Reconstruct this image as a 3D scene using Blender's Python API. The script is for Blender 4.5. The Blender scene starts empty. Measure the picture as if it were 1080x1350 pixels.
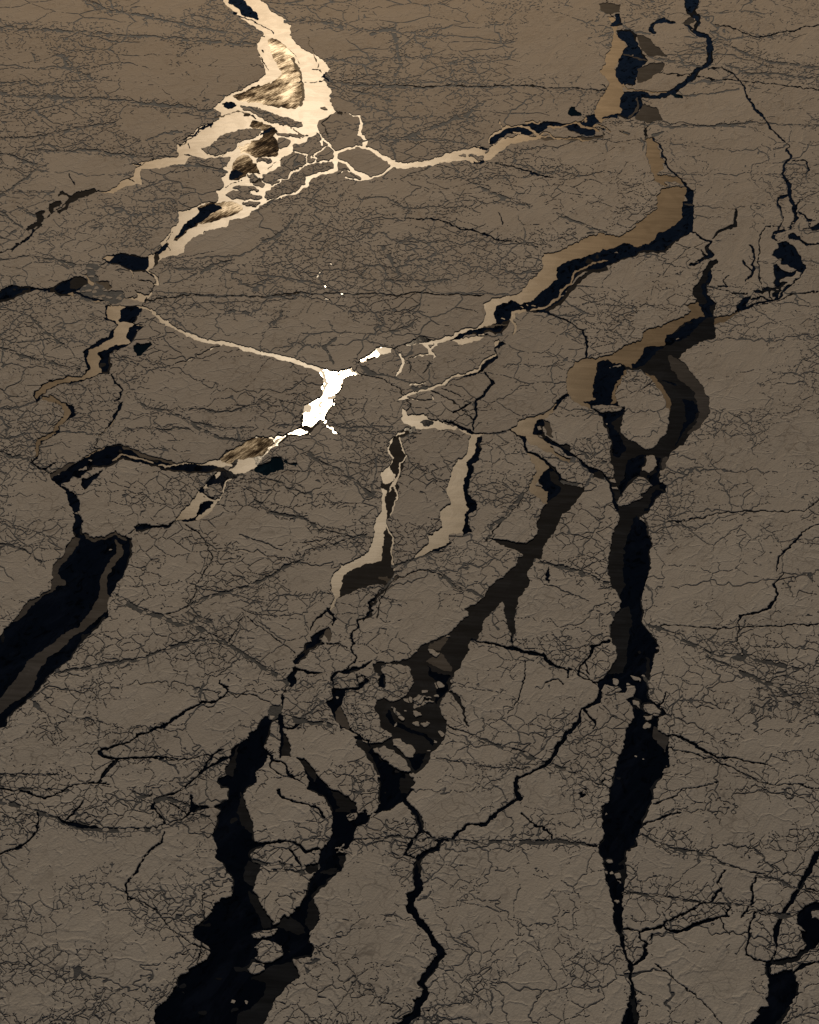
import bpy, math, time
import numpy as np
from mathutils import Vector
from mathutils.geometry import delaunay_2d_cdt

sc = bpy.context.scene
# ---------------------------------------------------------------- camera, sky, sun, exposure
CAM_H = 600.0
VFOV = 34.0
PITCH = math.radians(36.0)                               # the lens looks this far below the horizon
cam = bpy.data.cameras.new('camera')
cam.sensor_fit = 'VERTICAL'; cam.sensor_height = 24
cam.lens = 12 / math.tan(math.radians(VFOV / 2))
cam.clip_start = 1; cam.clip_end = 60000
cam_ob = bpy.data.objects.new('camera', cam)
cam_ob.location = (0, 0, CAM_H)
cam_ob.rotation_euler = (math.pi / 2 - PITCH, 0, 0)
sc.collection.objects.link(cam_ob); sc.camera = cam_ob

SUN_EL = math.radians(31.0)
SUN_AZ = math.radians(-3.4)                              # from straight ahead, negative to the left
world = bpy.data.worlds.new('World'); sc.world = world; world.use_nodes = True
wn = world.node_tree; wn.nodes.clear()
sky = wn.nodes.new('ShaderNodeTexSky'); sky.sky_type = 'NISHITA'; sky.sun_disc = False
sky.sun_elevation = SUN_EL; sky.sun_rotation = SUN_AZ
sky.air_density = 0.6; sky.dust_density = 0.0; sky.ozone_density = 1.0
bg = wn.nodes.new('ShaderNodeBackground'); bg.inputs['Strength'].default_value = 0.05
wo = wn.nodes.new('ShaderNodeOutputWorld')
wn.links.new(sky.outputs[0], bg.inputs[0]); wn.links.new(bg.outputs[0], wo.inputs[0])
sun = bpy.data.lights.new('sun', 'SUN'); sun.energy = 5.0; sun.angle = math.radians(0.53); sun.color = (1.0, 0.82, 0.60)
sun_ob = bpy.data.objects.new('sun', sun); sc.collection.objects.link(sun_ob)
sd = Vector((math.sin(SUN_AZ) * math.cos(SUN_EL), math.cos(SUN_AZ) * math.cos(SUN_EL), math.sin(SUN_EL)))
sun_ob.rotation_euler = sd.to_track_quat('Z', 'Y').to_euler()
sc.view_settings.view_transform = 'Standard'; sc.view_settings.look = 'None'
sc.view_settings.exposure = -1.38; sc.view_settings.gamma = 1.0; sc.view_settings.use_curve_mapping = False
sc.cycles.max_bounces = 4; sc.cycles.diffuse_bounces = 2; sc.cycles.glossy_bounces = 3
# ---------------------------------------------------------------- the map of the ice
# Surveyed outlines.  P = polygon, L = line with widths.  Classes: N smooth thin ice, K dark
# thin ice, G grey thin ice, W open water, R wind-ruffled water, B melt pond, D dark refrozen
# band in the pack, I ice floe, C a hairline crack that parts two floes.  a0..d4 and @ name the sheet of the survey the numbers are on.
MAP = '''
P N b0 155,0 180,35 235,75 300,125 350,160 320,205 330,270 345,300 360,345 310,395 225,430 150,475 110,515 150,535 150,555 100,585 60,595 0,640 a0 890,665 840,685 835,745 720,758 620,778 650,790 630,840 570,858 545,890 500,912 430,905 520,925 600,885 665,880 665,805 740,802 880,785 905,740 940,745 980,755 b0 150,745 210,750 180,780 155,800 170,830 150,850 165,880 130,900 140,925 125,955 60,965 30,990 a1 960,65 905,90 850,110 850,150 815,180 790,215 760,250 770,265 735,295 700,310 695,365 690,385 720,375 745,350 760,330 800,312 865,298 880,250 910,225 990,195 b1 0,215 100,190 185,178 190,150 270,130 300,100 380,45 b0 350,935 355,905 390,880 345,850 350,830 430,790 440,750 490,720 490,690 545,670 560,650 600,640 610,620 605,590 610,570 685,530 670,505 660,450 680,435 665,415 635,375 640,350 675,325 620,280 560,240 500,200 470,165 490,125 450,90 400,60 345,0 330,-60 300,-120 250,-300 -50,-800 -300,-800 90,-150
P W b0 180,0 170,-40 240,-60 260,0 330,75 325,100 255,75 240,50 190,20
P W b0 205,55 235,58 225,70 210,66
L W b0 235,75,1.5 330,115,1.5 400,160,1.5
P R b0 365,185 400,175 440,205 470,235 495,265 490,300 520,350 540,420 550,470 530,490 500,515 430,510 330,490 240,480 205,460 290,420 360,400 380,385 430,360 440,350 400,310 385,250
P W b0 150,495 200,483 225,500 200,520 160,505
P W b0 340,235 355,240 350,250
P W b0 215,435 235,425 230,437
P W b0 305,395 318,385 318,402
P W b0 330,180 350,172 350,182
P N b0 380,260 395,290 420,320 440,350 420,370 400,385 380,395 360,345 340,260
L G b0 490,280,3 520,350,3 545,420,3 550,475,4 530,495,3
P I b0 240,495 330,510 400,535 480,560 520,580 535,600 520,605 460,595 370,570 310,535 250,515
P I b0 610,500 640,500 645,510 630,518 615,512
P R b0 300,565 350,580 400,600 410,612 370,620 340,625 310,600 280,590
P I b0 50,700 100,690 160,645 230,610 310,600 345,612 340,630 300,655 250,670 215,710 130,738 80,735
L W b0 -30,660,2 30,630,2 60,610,3 100,590,2
P R b0 240,700 330,660 400,610 425,625 405,645 430,700 415,745 330,750 290,735 245,735
P W b0 330,640 400,600 410,605 380,630 340,645
P I b0 410,630 480,628 540,645 500,650 425,643
P I b0 418,660 455,650 475,665 470,690 440,705 420,695
P I b0 315,750 390,753 395,765 370,770 320,765
P R b0 180,835 215,775 250,740 290,745 335,795 340,825 280,818 235,850 190,850
P W b0 185,840 185,820 220,805 260,810 235,840 195,850
P I b0 200,887 240,875 300,875 325,895 300,905 240,905
P I b0 165,915 210,905 260,905 320,920 345,935 320,942 200,940
P I b0 270,825 310,822 360,870 350,880 310,870
P I b0 240,960 290,950 340,955 320,975 260,975
P R b0 0,1060 5,1000 40,985 60,975 110,960 180,950 240,975 250,1000 200,1030 150,1050 90,1065 b1 0,165
P W b0 0,1060 40,990 110,965 150,970 100,1030 40,1060 0,1080
P W b0 5,990 30,985 30,1005 10,1020
P R a1 820,235 860,180 880,150 930,120 950,85 1040,68 1075,80 1060,110 1000,140 960,160 900,190 860,220 840,245 820,245
P W a1 820,240 870,170 900,150 945,90 1040,65 1050,90 1000,120 950,160 890,190 850,220
P N a1 905,90 935,85 945,110 925,130 900,150 880,160 865,180 835,215 815,240 830,200 870,150 900,130
P W a1 735,300 790,250 805,255 790,280 750,310 725,310
P K a1 720,310 750,300 760,320 745,350 725,370 730,330
P W a1 475,330 510,315 570,308 640,310 700,320 700,370 680,392 640,385 600,375 560,365 520,350
P N a1 480,330 500,318 550,320 520,340
P N a1 700,310 725,308 725,340 700,380
L N a1 610,375,2 630,400,2 635,425,1
L W a1 690,385,5 750,420,5 755,450,3
L N a1 690,380,2.5 740,405,2 755,440,2.5 752,455,2 720,435,1.5 670,430,1.5
P D a1 430,340 480,335 470,360 450,400 490,440 520,480 580,475 600,510 560,540 480,545 370,510 380,460 420,400 410,360
P W a1 -80,480 0,478 60,452 110,462 190,465 240,460 310,430 380,405 400,410 430,440 400,455 350,480 330,500 250,492 225,478 180,475 120,490 60,520 0,540 -80,555
P K a1 330,430 380,405 430,440 400,455 330,470
L W a1 350,480,4 400,500,4 470,520,4 500,525,2
P N a1 400,395 430,420 455,440 440,460 425,435
P G a1 450,430 520,430 540,465 520,475 480,450
P N a1 320,490 345,480 352,505
P N a1 440,522 470,520 480,535 450,530
P N a1 585,512 650,508 640,478 665,490 680,505 730,492 700,520 680,540 665,535 640,525
L W a1 685,540,3 690,520,2
P W a1 490,610 500,548 560,548 640,548 685,550 650,600 630,635 680,655 650,680 630,720 590,740 520,775 525,830 510,875 480,870 440,895 350,925 270,935 210,970 175,1002 160,980 158,955 200,930 270,900 340,885 400,880 415,850 410,800 395,770 440,735 520,700 525,660 550,640 520,620
P N a1 498,600 510,548 605,548 570,570 570,600 550,620 600,630 640,640 600,660 590,700 615,725 560,735 500,760 465,775 485,800 470,825 480,850 465,875 440,890 350,915 270,930 205,968 172,990 165,960 205,932 270,905 340,892 400,885 430,850 420,780 430,760 500,730 540,700 535,660 555,640 530,615
L N a1 640,640,1.5 680,658,1.5
L W a1 520,875,3 545,915,3 575,950,3 570,985,3 545,1000,3
L W a1 575,1010,4 570,1040,4 540,1075,5
L W a2 570,40,4 565,75,4 545,105,4 500,150,2 465,200,1.5
L N a2 545,115,1.2 500,155,1.2 468,195,1
L N a1 200,990,2 265,998,4
L W a2 240,5,2 285,35,7 345,60,9 350,100,7 270,150,5 270,180,5 225,205,5 180,240,5 180,300,4 155,320,2 185,350,2
L N a2 240,5,3 300,40,6 322,80,9 310,115,8 262,152,5 265,180,4 215,205,5 175,240,4 178,290,2.5
L W a2 185,350,2 210,350,3 270,320,1.5
L W a1 200,985,1.5 100,1030,2 0,1045,1.5
L W a2 -30,100,2 0,115,2 45,160,2 40,195,2
P B a1 622,745 650,735 680,732 715,728 715,740 680,775 660,788 640,782
L W b1 -5,670,0.8 60,705,1 
L N a1 652,553,2 700,560,3 740,590,4 820,645,5 900,690,5 980,720,5 b1 130,724,5 210,737,6 280,762,6 370,777,6 450,800,6 520,822,6 600,847,6 640,862,7
L N b1 155,735,1.5 100,750,2 60,780,1.5 -60,830,1
P W b1 640,850 665,860 700,865 745,850 770,840 765,870 820,875 760,885 730,905 725,945 690,985 665,1050 650,1080 b2 700,10 670,60 655,95 650,140 610,150 565,200 475,200 420,250 340,300 310,345 250,375 215,390 180,385 190,330 100,325 140,300 180,270 215,260 290,210 320,200 400,205 495,175 530,150 530,110 550,90 555,60 b1 540,1075 555,1050 560,1020 640,965 625,945 640,900 625,880
L N b1 640,870,4 645,920,4 635,960,3
P N b1 555,1030 580,1025 580,1055 560,1060
P B b2 315,330 375,318 400,300 430,300 445,325 440,360 405,365 375,385 350,375 315,360
L B b2 450,318,3 480,328,3 506,325,5 506,340,2
P I b2 605,130 625,128 645,140 640,155 620,155
L W b2 655,145,3 690,175,2.5 725,185,1.5 
L W b2 750,170,1 790,172,1
L W b1 850,878,1.2 915,885,1.2
P W b1 805,810 860,775 900,745 965,745 945,770 900,780 870,810 820,822
P R b2 145,305 215,262 290,215 360,205 398,215 400,245 350,290 300,300 230,305 180,330 130,325
P N b2 180,360 225,330 235,305 290,300 310,315 320,345 260,370 210,380
P W b2 60,460 110,500 135,470 150,420 210,375 190,362 140,340 130,360 120,400 80,420 70,440
P W a2 820,605 870,560 900,520 940,460 960,440 990,420 1000,395 1025,370 1080,365 b2 200,375 220,392 195,405 170,450 150,480 120,530 80,570 30,597 0,600 a2 850,600
P N b2 215,388 200,400 180,420 165,450 150,478 118,530 80,570 35,595 20,590 60,560 100,530 120,505 150,460 160,430 190,400
P N a2 822,605 850,575 880,540 920,500 942,460 960,490 1000,505 950,520 935,550 930,575 880,590
L N a2 950,470,2 1000,505,2.5 1020,505,2
P I a2 980,445 1000,430 1040,425 1052,470 1025,500 990,485 960,470
P N a2 1020,375 1040,370 1040,390 1022,402
P N a2 975,430 990,425 985,445 965,448
P W a2 235,405 225,385 270,382 330,340 390,310 450,280 510,248 560,240 610,255 700,290 780,310 830,322 900,325 1000,325 1050,345 1050,368 900,372 820,358 750,345 690,325 620,312 575,310 530,335 490,350 470,380 440,410 405,455 385,430 370,400 340,385 300,420 320,445 365,475 378,500 380,550 360,560 350,545 330,490 310,455 270,430
L G a2 235,385,5 290,355,6 340,325,5
L G a2 590,255,4 700,292,5 815,320,4
L N a2 385,310,2 450,275,2 505,250,1.5
L N a2 535,315,1.8 570,292,1.8 640,300,2.2 730,318,1.5
L N a2 755,332,2 800,337,2 870,318,2.5 920,328,2 1010,325,4 b2 60,325,3 120,310,6 150,325,5 200,330,3
P N b2 95,325 120,300 150,320 180,330 150,350 100,332
P I a2 360,350 400,345 415,353 365,359
P I a2 370,385 440,350 500,345 460,370 410,390 385,400
P I a2 330,400 380,393 388,450 360,470 333,440
P I a2 285,415 310,410 315,430 290,435
P W a2 350,560 375,570 397,600 388,650 392,668 350,672 343,630 355,600
P W a2 640,630 670,617 700,615 718,632 690,655 655,650
L W a2 715,632,4 800,632,3 830,600,2
P W a2 348,675 380,658 440,680 500,672 545,645 590,665 630,685 622,760 600,840 540,935 505,960 510,1000 520,1060 a3 515,90 450,150 380,220 350,265 240,370 160,460 45,565 40,595 0,615 -300,860 -700,1100 -700,700 -300,380 0,165 60,105 105,50 a2 150,975 245,930 245,850 265,800 310,745 315,720
P G a2 350,672 380,680 370,720 320,780 290,820 278,850 312,880 305,902 268,905 270,930 200,960 130,1030 80,1080 50,1080 140,980 240,925 245,850 270,800 320,730
P G a2 548,680 576,710 572,760 540,810 508,860 505,900 510,960 512,1030 a3 512,50 470,90 370,165 290,240 230,280 190,350 150,430 100,470 50,500 0,550 -200,720 -600,1050 -600,950 -230,680 0,470 150,290 270,190 370,130 430,60 a2 450,1000 465,950 470,880 490,830 520,790 545,740 550,710
L G a2 400,660,4 440,685,5 500,675,5 545,655,5 600,680,3
P N c2 95,115 120,55 135,95 210,88 240,115 290,120 340,150 378,158 360,172 250,157 190,167 160,150 110,130
L W c2 310,125,3 370,150,4 440,178,5 470,188,3 540,190,1.5
L N c2 380,165,1.8 440,190,2 540,190,1.2
P W c2 200,130 225,120 255,130 250,145 215,150
P W b2 1020,150 1050,155 1070,140 1080,160 1040,185 1010,170
P K b2 985,180 960,210 940,260 970,300 945,345 910,375 905,460 905,550 890,600 870,700 850,740 800,775 710,820 680,850 665,900 685,960 705,965 720,955 800,925 890,895 940,905 985,870 970,820 960,760 965,690 940,600 960,560 990,490 985,440 970,400 1000,385 985,370 1020,342 1025,320 1020,280 1000,245 1005,200 1040,185 1035,170 1010,165
P N b2 908,385 925,355 945,345 960,375 955,410 930,425 912,420
P N b2 905,445 925,450 922,490 930,560 942,590 930,650 922,720 915,790 880,798 820,812 760,840 728,860 712,910 708,955 685,960 668,900 680,850 710,820 800,775 850,745 875,690 890,600 905,550 908,500
P K b2 720,945 715,885 750,845 850,815 940,812 962,835 930,870 890,890 830,912 750,935
L N b2 1020,175,2.5 985,185,2 962,210,2 943,262,2 972,302,2 948,345,2
L N b2 1000,205,1.8 1010,260,1.8 1025,300,1.8 1000,340,1.8 980,385,1.8 955,430,2 985,470,2 975,520,2 955,570,1.5
L N b2 960,380,1.8 965,420,1.8 940,460,1.5 
L N b2 930,590,2 962,690,2 965,760,2.5 972,840,2
L G b2 900,870,3 960,880,4 985,860,3
L N b2 700,950,4 685,990,5 662,1030,3
L K b2 660,1030,4 690,1070,3
L K b2 940,905,4 900,950,4 880,990,3.5 850,1000,3.5 860,1040,3.5 825,1075,3
L W b3 655,50,4 685,80,4 680,125,2
L W b3 655,60,3 600,95,2.5 570,145,2.5
P G b3 630,150 665,138 672,175 658,205 645,180
P W b3 570,175 612,160 640,145 650,155 612,195 640,205 600,220 570,240 560,268 520,300 495,312 490,295 545,245 555,210 580,200
P W b3 495,318 525,335 502,360 508,400 480,412 455,372 490,345
L W b3 510,335,4 570,350,4 620,350,2
L W b3 885,0,3 845,20,3 865,50,3 830,90,2.5 795,103,2.5 800,130,3 765,170,3 780,205,4 760,235,3 790,270,3 775,300,2
L W b3 770,95,1.5 740,130,1.5 750,160,1.5
L W b3 650,208,2.5 740,228,2 
P W b3 665,352 700,342 750,335 770,322 800,318 850,300 870,290 850,310 800,335 770,350 700,352 685,365 680,395 678,420 730,425 790,408 800,395 785,360 800,345 830,360 850,385 825,405 790,425 735,432 728,460 715,500 740,560 762,605 780,625 740,620 700,590 680,560 665,520 650,490 675,460 672,400
P G b3 690,545 715,500 740,560 762,605 755,618 700,590
P I b3 790,352 808,350 812,362 795,368
P I b3 800,372 825,368 828,388 802,395
L D b3 430,545,9 480,572,10 560,585,8 640,595,7 700,605,5
P W b3 445,580 490,605 500,590 530,590 500,620 470,625 440,610
L W b3 525,573,2 640,490,2
P I b3 447,580 470,580 490,605 470,615 452,600
P K b3 440,630 460,640 475,680 480,740 430,745 438,690
L W b3 432,560,7 438,620,6 440,660,5 430,720,4 425,750,3
P W b3 440,455 430,490 375,510 370,550 350,560 320,610 280,640 280,660 245,680 195,710 185,780 190,800 170,840 135,860 150,890 180,900 180,950 115,980 150,1010 150,1080 b4 150,60 100,180 125,230 130,290 170,340 200,420 195,470 150,490 100,550 20,620 10,655 40,690 90,720 85,770 0,820 a4 850,870 800,950 750,1010 725,1050 730,1080 640,1300 640,1800 b4 100,1800 300,1250 355,1080 380,1020 400,970 450,910 520,855 515,820 490,770 575,760 580,720 570,690 580,640 610,600 610,540 590,480 600,455 590,450 550,440 550,480 490,545 440,590 400,610 390,580 350,530 330,470 300,440 305,400 330,360 340,330 300,290 290,260 375,215 310,210 305,180 300,110 270,40 b3 270,980 240,960 250,930 270,900 320,870 310,820 350,790 370,740 350,700 380,640 390,590 440,570 435,545 440,510 450,455
P D b3 375,510 430,490 440,500 432,540 400,580 370,560
P K b4 240,-30 270,50 300,110 305,175 270,160 240,130 225,60
P K b4 280,300 335,330 330,370 300,440 250,400 260,330
P K b4 280,450 330,470 350,530 390,580 390,625 350,622 310,550
P K b4 450,555 500,570 545,610 555,650 500,658 460,640 415,620
P K b4 560,505 595,480 610,540 605,600 575,640 552,600
P K b4 290,870 350,830 410,800 490,778 520,850 450,905 400,960 380,1020 355,1080 300,1250 200,1250 220,1080 230,1030 290,1000 340,960 360,880
P K b3 170,800 185,785 240,690 220,780 200,840 180,850
P I b4 300,655 350,640 415,633 402,655 340,672 305,680
P I b4 310,712 350,685 390,690 420,710 443,740 440,755 400,785 350,790 312,778 330,740
P I b4 280,820 310,795 358,800 350,832 300,848
P W b3 500,750 540,755 570,780 610,830 640,860 655,890 690,910 740,935 790,960 800,990 b4 830,60 850,72 820,120 800,160 780,200 760,250 735,280 735,310 720,350 680,390 635,430 600,455 590,450 550,440 570,390 600,360 620,320 620,260 665,200 680,150 670,60 b3 665,990 640,950 590,920 550,900 570,860 550,830 530,790
P K b3 505,755 540,760 570,785 605,830 600,860 570,840 540,800
P K b3 660,900 700,918 785,965 800,985 750,1010 700,980 680,940
P W b3 805,1045 850,1015 870,1020 850,1060 820,1080 800,1080
P I b4 745,95 790,80 797,110 760,117
P I b4 800,55 825,52 825,75 800,78
P I b4 838,60 868,62 865,88 840,85
P K b4 705,292 735,288 730,340 705,330
P K b4 635,352 692,340 690,368 640,368
L I b4 695,245,2.5 760,255,2.5
L I b4 700,270,2 745,262,2
L I b4 735,230,3 705,262,2
L W b3 360,720,3 400,760,3.5 450,780,3.5 470,830,5 500,850,2.5 530,860,2
L W b3 395,760,3 380,790,2 420,830,2 470,840,2
L W b3 385,640,2 430,665,2
P W b3 410,905 428,898 438,930 465,952 440,950 420,930
L W b3 445,945,4 500,965,3 560,975,3 620,1000,4 635,1030,4
L W b4 290,258,6 375,215,4 470,212,3 530,235,4 555,265,5 580,260,4 620,250,3
L W b4 470,245,3 500,290,4 530,330,2.5
L D b4 310,300,8 370,320,8 430,315,6 490,330,4
L D b4 390,350,4 500,350,4 550,355,8 620,330,9
P K b4 555,320 620,310 610,350 580,362 555,350
L W a3 1040,860,5 1080,850,12
L W a3 905,935,4 912,1000,6 885,1032,4 830,1050,3
P W a3 905,955 950,975 1020,985 950,1000 920,1020 910,980
L W a3 715,998,4 740,960,3 790,935,3 850,915,3 890,880,3 940,845,3
L D a3 740,965,7 800,950,6 870,970,5 900,985,4
L D a3 630,915,5 680,940,6 730,930,4
L W a3 945,835,5 980,780,4 1010,740,2.5 1062,715,2
L W a3 960,820,3 1050,768,5 1090,745,3
L W a3 815,970,2 850,990,3 890,1025,2
L W a3 715,990,2 770,1045,2.5 785,1060,2
L W a3 640,915,2 690,940,2
L W a3 880,900,2 850,870,2
L W a3 1085,435,2 1030,480,3 960,495,3 880,530,5 830,570,5 780,605,4 700,635,3 600,675,3 540,695,2.5 480,710,4 470,725,8 490,745,5 560,752,4 650,750,3 740,755,2.5 840,755,1.5
L W a3 740,755,2 820,790,2 850,820,1.5
L W a3 555,760,5 530,790,7 510,815,7 470,855,5 460,870,2
L W a3 1045,400,2.5 1080,415,2
L W a3 970,400,2 955,470,2 965,495,2
L W b3 150,380,2 140,400,2 185,430,2 160,455,3 120,485,3 60,498,2
L W b3 0,520,2 60,498,2
L D a3 -50,880,2 0,890,7 80,900,8 150,905,6 220,905,6 330,905,4
L W a3 -50,905,2 0,900,2.5 80,905,2.5 150,925,2.5 215,945,2.5 260,930,2 350,882,2.5 430,870,2 520,880,2
L D a3 -50,830,2 110,830,5 200,840,3 300,835,2
L D a4 -60,-20,9 60,40,8 150,70,8 250,95,9 320,120,14 400,140,15 500,155,11 600,165,8 700,160,7 780,140,7 850,115,6 930,90,5 1000,95,3
L W a4 280,100,3 330,125,8 400,140,6 470,150,2
L W a4 180,85,2.5 180,160,2.5 100,235,4 20,270,2.5 0,275,2
L W a4 390,18,2 370,60,3 325,100,3
L W a4 780,165,3 770,215,3 700,265,3.5 670,310,3.5 630,370,3.5 600,415,3 610,485,3 
L W a4 640,500,1.5 700,530,1.5
P N c2 615,165 665,120 755,105 830,70 835,85 780,120 745,125 730,180 760,200 810,240 830,270 905,310 900,330 850,305 790,265 720,240 700,215 680,200 640,175
P W c2 745,130 775,120 790,150 780,180 830,220 870,235 910,270 945,305 990,340 1080,368 1080,385 1020,378 960,340 940,310 890,290 850,255 800,235 770,200 725,190
P G c2 780,120 810,135 825,170 835,208 800,190 788,150
P K c2 840,225 900,235 915,268 880,262
L W c2 835,70,4 850,30,5 900,5,2.5
P I c2 755,155 770,150 778,170 762,177
L W c2 620,165,2 650,185,3 690,205,5 692,240,4 705,270,2.5
P W c2 705,260 760,285 800,318 820,345 840,355 870,400 905,435 850,470 800,530 790,480 770,440 740,400 750,360 720,310
P K c2 870,400 920,420 970,428 968,460 930,520 880,570 850,610 830,660 800,690 770,740 765,780 735,792 690,775 640,737 580,710 520,680 600,690 690,708 720,695 750,665 755,610 770,560 810,500 850,470
P K c2 800,370 830,375 860,410 860,440 820,420
P N c2 705,272 770,305 803,350 765,385 748,430 795,465 803,520 780,522 765,490 710,455 715,410 745,365 722,315
P I c2 740,245 800,270 850,300 860,325 820,315 790,290
P I c2 848,362 880,337 930,350 1005,390 1005,410 930,408 880,400
P I c2 908,318 925,308 945,330 935,347 912,340
P I c2 945,348 985,355 1018,378 1000,388
L W c2 1000,370,4 1040,380,8 1080,385,9
L W c2 1010,390,2 980,430,2
L D c2 870,420,6 960,430,5
P K c2 650,775 690,765 735,788 735,810 700,850 715,885 690,930 665,970 660,1010 645,1060 c3 650,150 635,185 625,160 605,100 585,65 590,40 580,10 540,55 500,100 480,150 465,190 440,200 425,250 400,290 385,330 350,350 335,400 300,470 295,540 322,580 310,660 270,700 240,735 240,765 175,830 150,890 110,940 60,975 0,1005 b3 890,1010 905,985 910,940 895,870 870,780 820,720 790,690 785,650 850,685 930,668 960,640 905,600 885,540 880,510 890,485 920,468 960,480 1005,465 c3 130,450 155,395 145,320 105,308 b3 1005,308 940,305 910,312 905,350 930,380 925,415 895,415 898,380 875,340 865,308 890,290 950,300 1000,292 c3 105,290 150,265 200,215 250,195 320,170 350,155 370,120 420,80 428,60 405,45 480,5 c2 510,940 540,890 600,850 650,800
P W c3 230,305 250,340 300,360 335,370 325,430 290,470 280,500 265,450 275,390 235,350
P W @480,820,5.19 500,430 580,390 600,420 570,480 540,500 510,490
P W @480,820,5.19 170,600 220,680 300,720 370,740 430,760 470,830 460,850 400,780 300,750 200,700 150,640
P W @480,820,5.19 75,960 60,900 150,950 230,1030 290,1050 230,1100 220,1180 180,1230 110,1250 110,1150
P W @480,820,5.19 300,930 350,900 420,900 400,960 360,1010 330,1000
P W b3 905,350 930,380 925,415 895,415 898,360
P G @480,820,5.19 425,160 520,120 560,100 590,105 520,190 450,180
P G @480,820,5.19 530,210 590,290 600,340 540,330 480,300 430,260 
P I @480,820,5.19 425,175 470,185 525,210 490,245 450,215
P I @480,820,5.19 565,95 598,95 595,108 565,108
P I @480,820,5.19 120,310 170,295 300,300 320,320 325,370 340,400 320,440 290,490 260,500 230,470 200,430 180,380 150,340
P I @480,820,5.19 115,320 145,350 175,400 190,430 170,430 135,380
P I @480,820,5.19 140,435 175,440 225,500 190,515 150,510
P I @480,820,5.19 330,520 370,495 405,500 410,530 390,555 345,555
L I @480,820,5.19 405,500,2 430,515,2
L I @480,820,5.19 425,540,3 440,545,3
L I @480,820,5.19 440,510,2.5 458,518,2.5
L I @480,820,5.19 452,538,3 482,542,2.5
P I @480,820,5.19 180,575 210,590 250,610 285,650 275,670 235,645 205,610
P I @480,820,5.19 330,600 355,598 385,625 400,640 350,640
P I @480,820,5.19 330,685 350,668 380,675 385,695 360,708 335,700
P I @480,820,5.19 390,680 425,675 445,695 430,710 400,710
P I @480,820,5.19 130,730 170,750 192,780 150,800 70,800 -20,780 -20,740 60,750
P I @480,820,5.19 195,800 240,800 290,840 320,840 345,880 330,925 290,920 240,880 195,840
P I @480,820,5.19 60,870 140,840 200,880 260,930 300,980 320,1015 260,1030 200,990 120,920
P I @480,820,5.19 310,1035 335,1025 355,1050 345,1065 315,1060
L I @480,820,5.19 85,1050,2.5 100,1058,2.5
L I @480,820,5.19 425,884,1.5 445,886,1.5
L K b3 770,620,2 800,655,3 800,690,4
L W b3 780,655,2.5 850,670,2.5 855,700,2.5
P W b3 840,725 870,745 880,775 905,880 910,960 890,1000 b3 870,1020 950,1000 1010,960 1060,900 1010,870 950,800 900,740 870,700
P I @480,820,5.19 60,870 140,840 200,880 260,930 300,980 320,1015 260,1030 200,990 120,920
P K c3 90,850 150,850 170,870 130,920 100,925
L W c3 440,195,3 520,210,3 620,232,5 700,250,5.5 780,270,6 810,300,4.5 870,325,4 920,335,2
L W c3 905,345,4 900,370,2
L W c3 630,180,3 632,225,2
L W c3 530,60,1 545,110,1.5 580,140,1.5
L W c3 685,285,1.5 695,370,2 670,420,2.5 660,480,2 610,545,1.5
L K c3 335,440,4 370,475,6 400,520,4 410,570,3 430,600,2
L D c3 360,610,2 480,655,3 600,700,8 700,735,8 800,780,6 900,810,5 1000,855,3 1080,880,2
L D c3 270,760,2 400,775,2 500,795,2 720,800,2
L W c3 1085,198,3 1010,225,4.5 1000,270,4 960,320,3.5 953,365,3
L W c3 980,300,2.5 995,355,2
L W c3 955,370,2 1040,392,3
L W c3 1090,365,5 1050,390,8 1057,440,7 1045,482,6 965,520,4
L W c3 968,522,5 990,560,3.5 1025,580,2 1020,610,1.5
L W c3 955,522,3 950,585,6 890,640,6 870,680,6 840,700,6 825,750,7 800,790,6 740,810,4 720,825,3 660,840,6 650,870,8 662,945,8 640,960,4 570,1000,6 520,1045,6 500,1066,4 c4 415,130,4 400,155,5 360,185,4 345,205,3 305,212,3
L W c4 85,8,3 120,18,7 160,70,9 190,110,10 205,155,9 180,180,4 150,215,6 120,275,3 160,285,3
L W c4 205,160,4 240,188,3 275,205,4 300,215,6 285,245,7 220,265,6 180,295,10 175,340,13 180,390,13 200,440,12 150,480,12 147,530,13 190,590,11 240,650,10 270,700,11 300,750,13 250,810,12 190,882,11 215,905,6 222,940,12 185,980,12 180,1030,12 130,1060,12 90,1120,12 60,1300,9 -20,1500,9
L W c4 180,495,1.5 230,480,1.5 245,455,1.5
L D c4 -20,200,3 100,185,5 200,205,3 350,205,3 500,215,5 620,220,9 720,213,9 850,215,9 950,225,6 1035,228,3
L W c4 350,205,2 500,215,1.5
L W c4 680,80,2 720,130,2 800,165,2.5 825,200,2.5
L W c4 640,-20,1.5 645,30,1.5 600,30,1.5
L W c4 530,920,1.5 525,1030,2
P N d0 70,70 95,130 110,165 90,205 85,235 60,255 70,300 40,330 80,385 60,440 40,480 15,520 30,550 60,572 80,560 145,542 142,480 155,430 120,365 120,300 150,250 170,215 115,155 125,120 90,80
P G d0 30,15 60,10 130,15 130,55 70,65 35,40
P W d0 105,65 135,65 130,95 150,125 120,130 90,120 100,100
P W d0 120,145 185,140 220,155 210,185 245,235 270,290 220,320 205,360 205,410 160,400 145,410 110,360 130,320 125,280 150,240 175,215 130,170
P W d0 155,430 225,435 280,450 360,445 340,462 240,467 240,500 215,550 180,568 135,560 60,562 60,548 140,540 135,490 145,450
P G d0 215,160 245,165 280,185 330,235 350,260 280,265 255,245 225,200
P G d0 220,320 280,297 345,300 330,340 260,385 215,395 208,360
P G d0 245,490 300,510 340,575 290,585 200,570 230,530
L W d0 330,445,5 390,430,7 430,405,8 480,370,7 520,325,6 550,305,8 562,270,8 565,220,9 545,175,8 500,150,6 440,115,5
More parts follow.
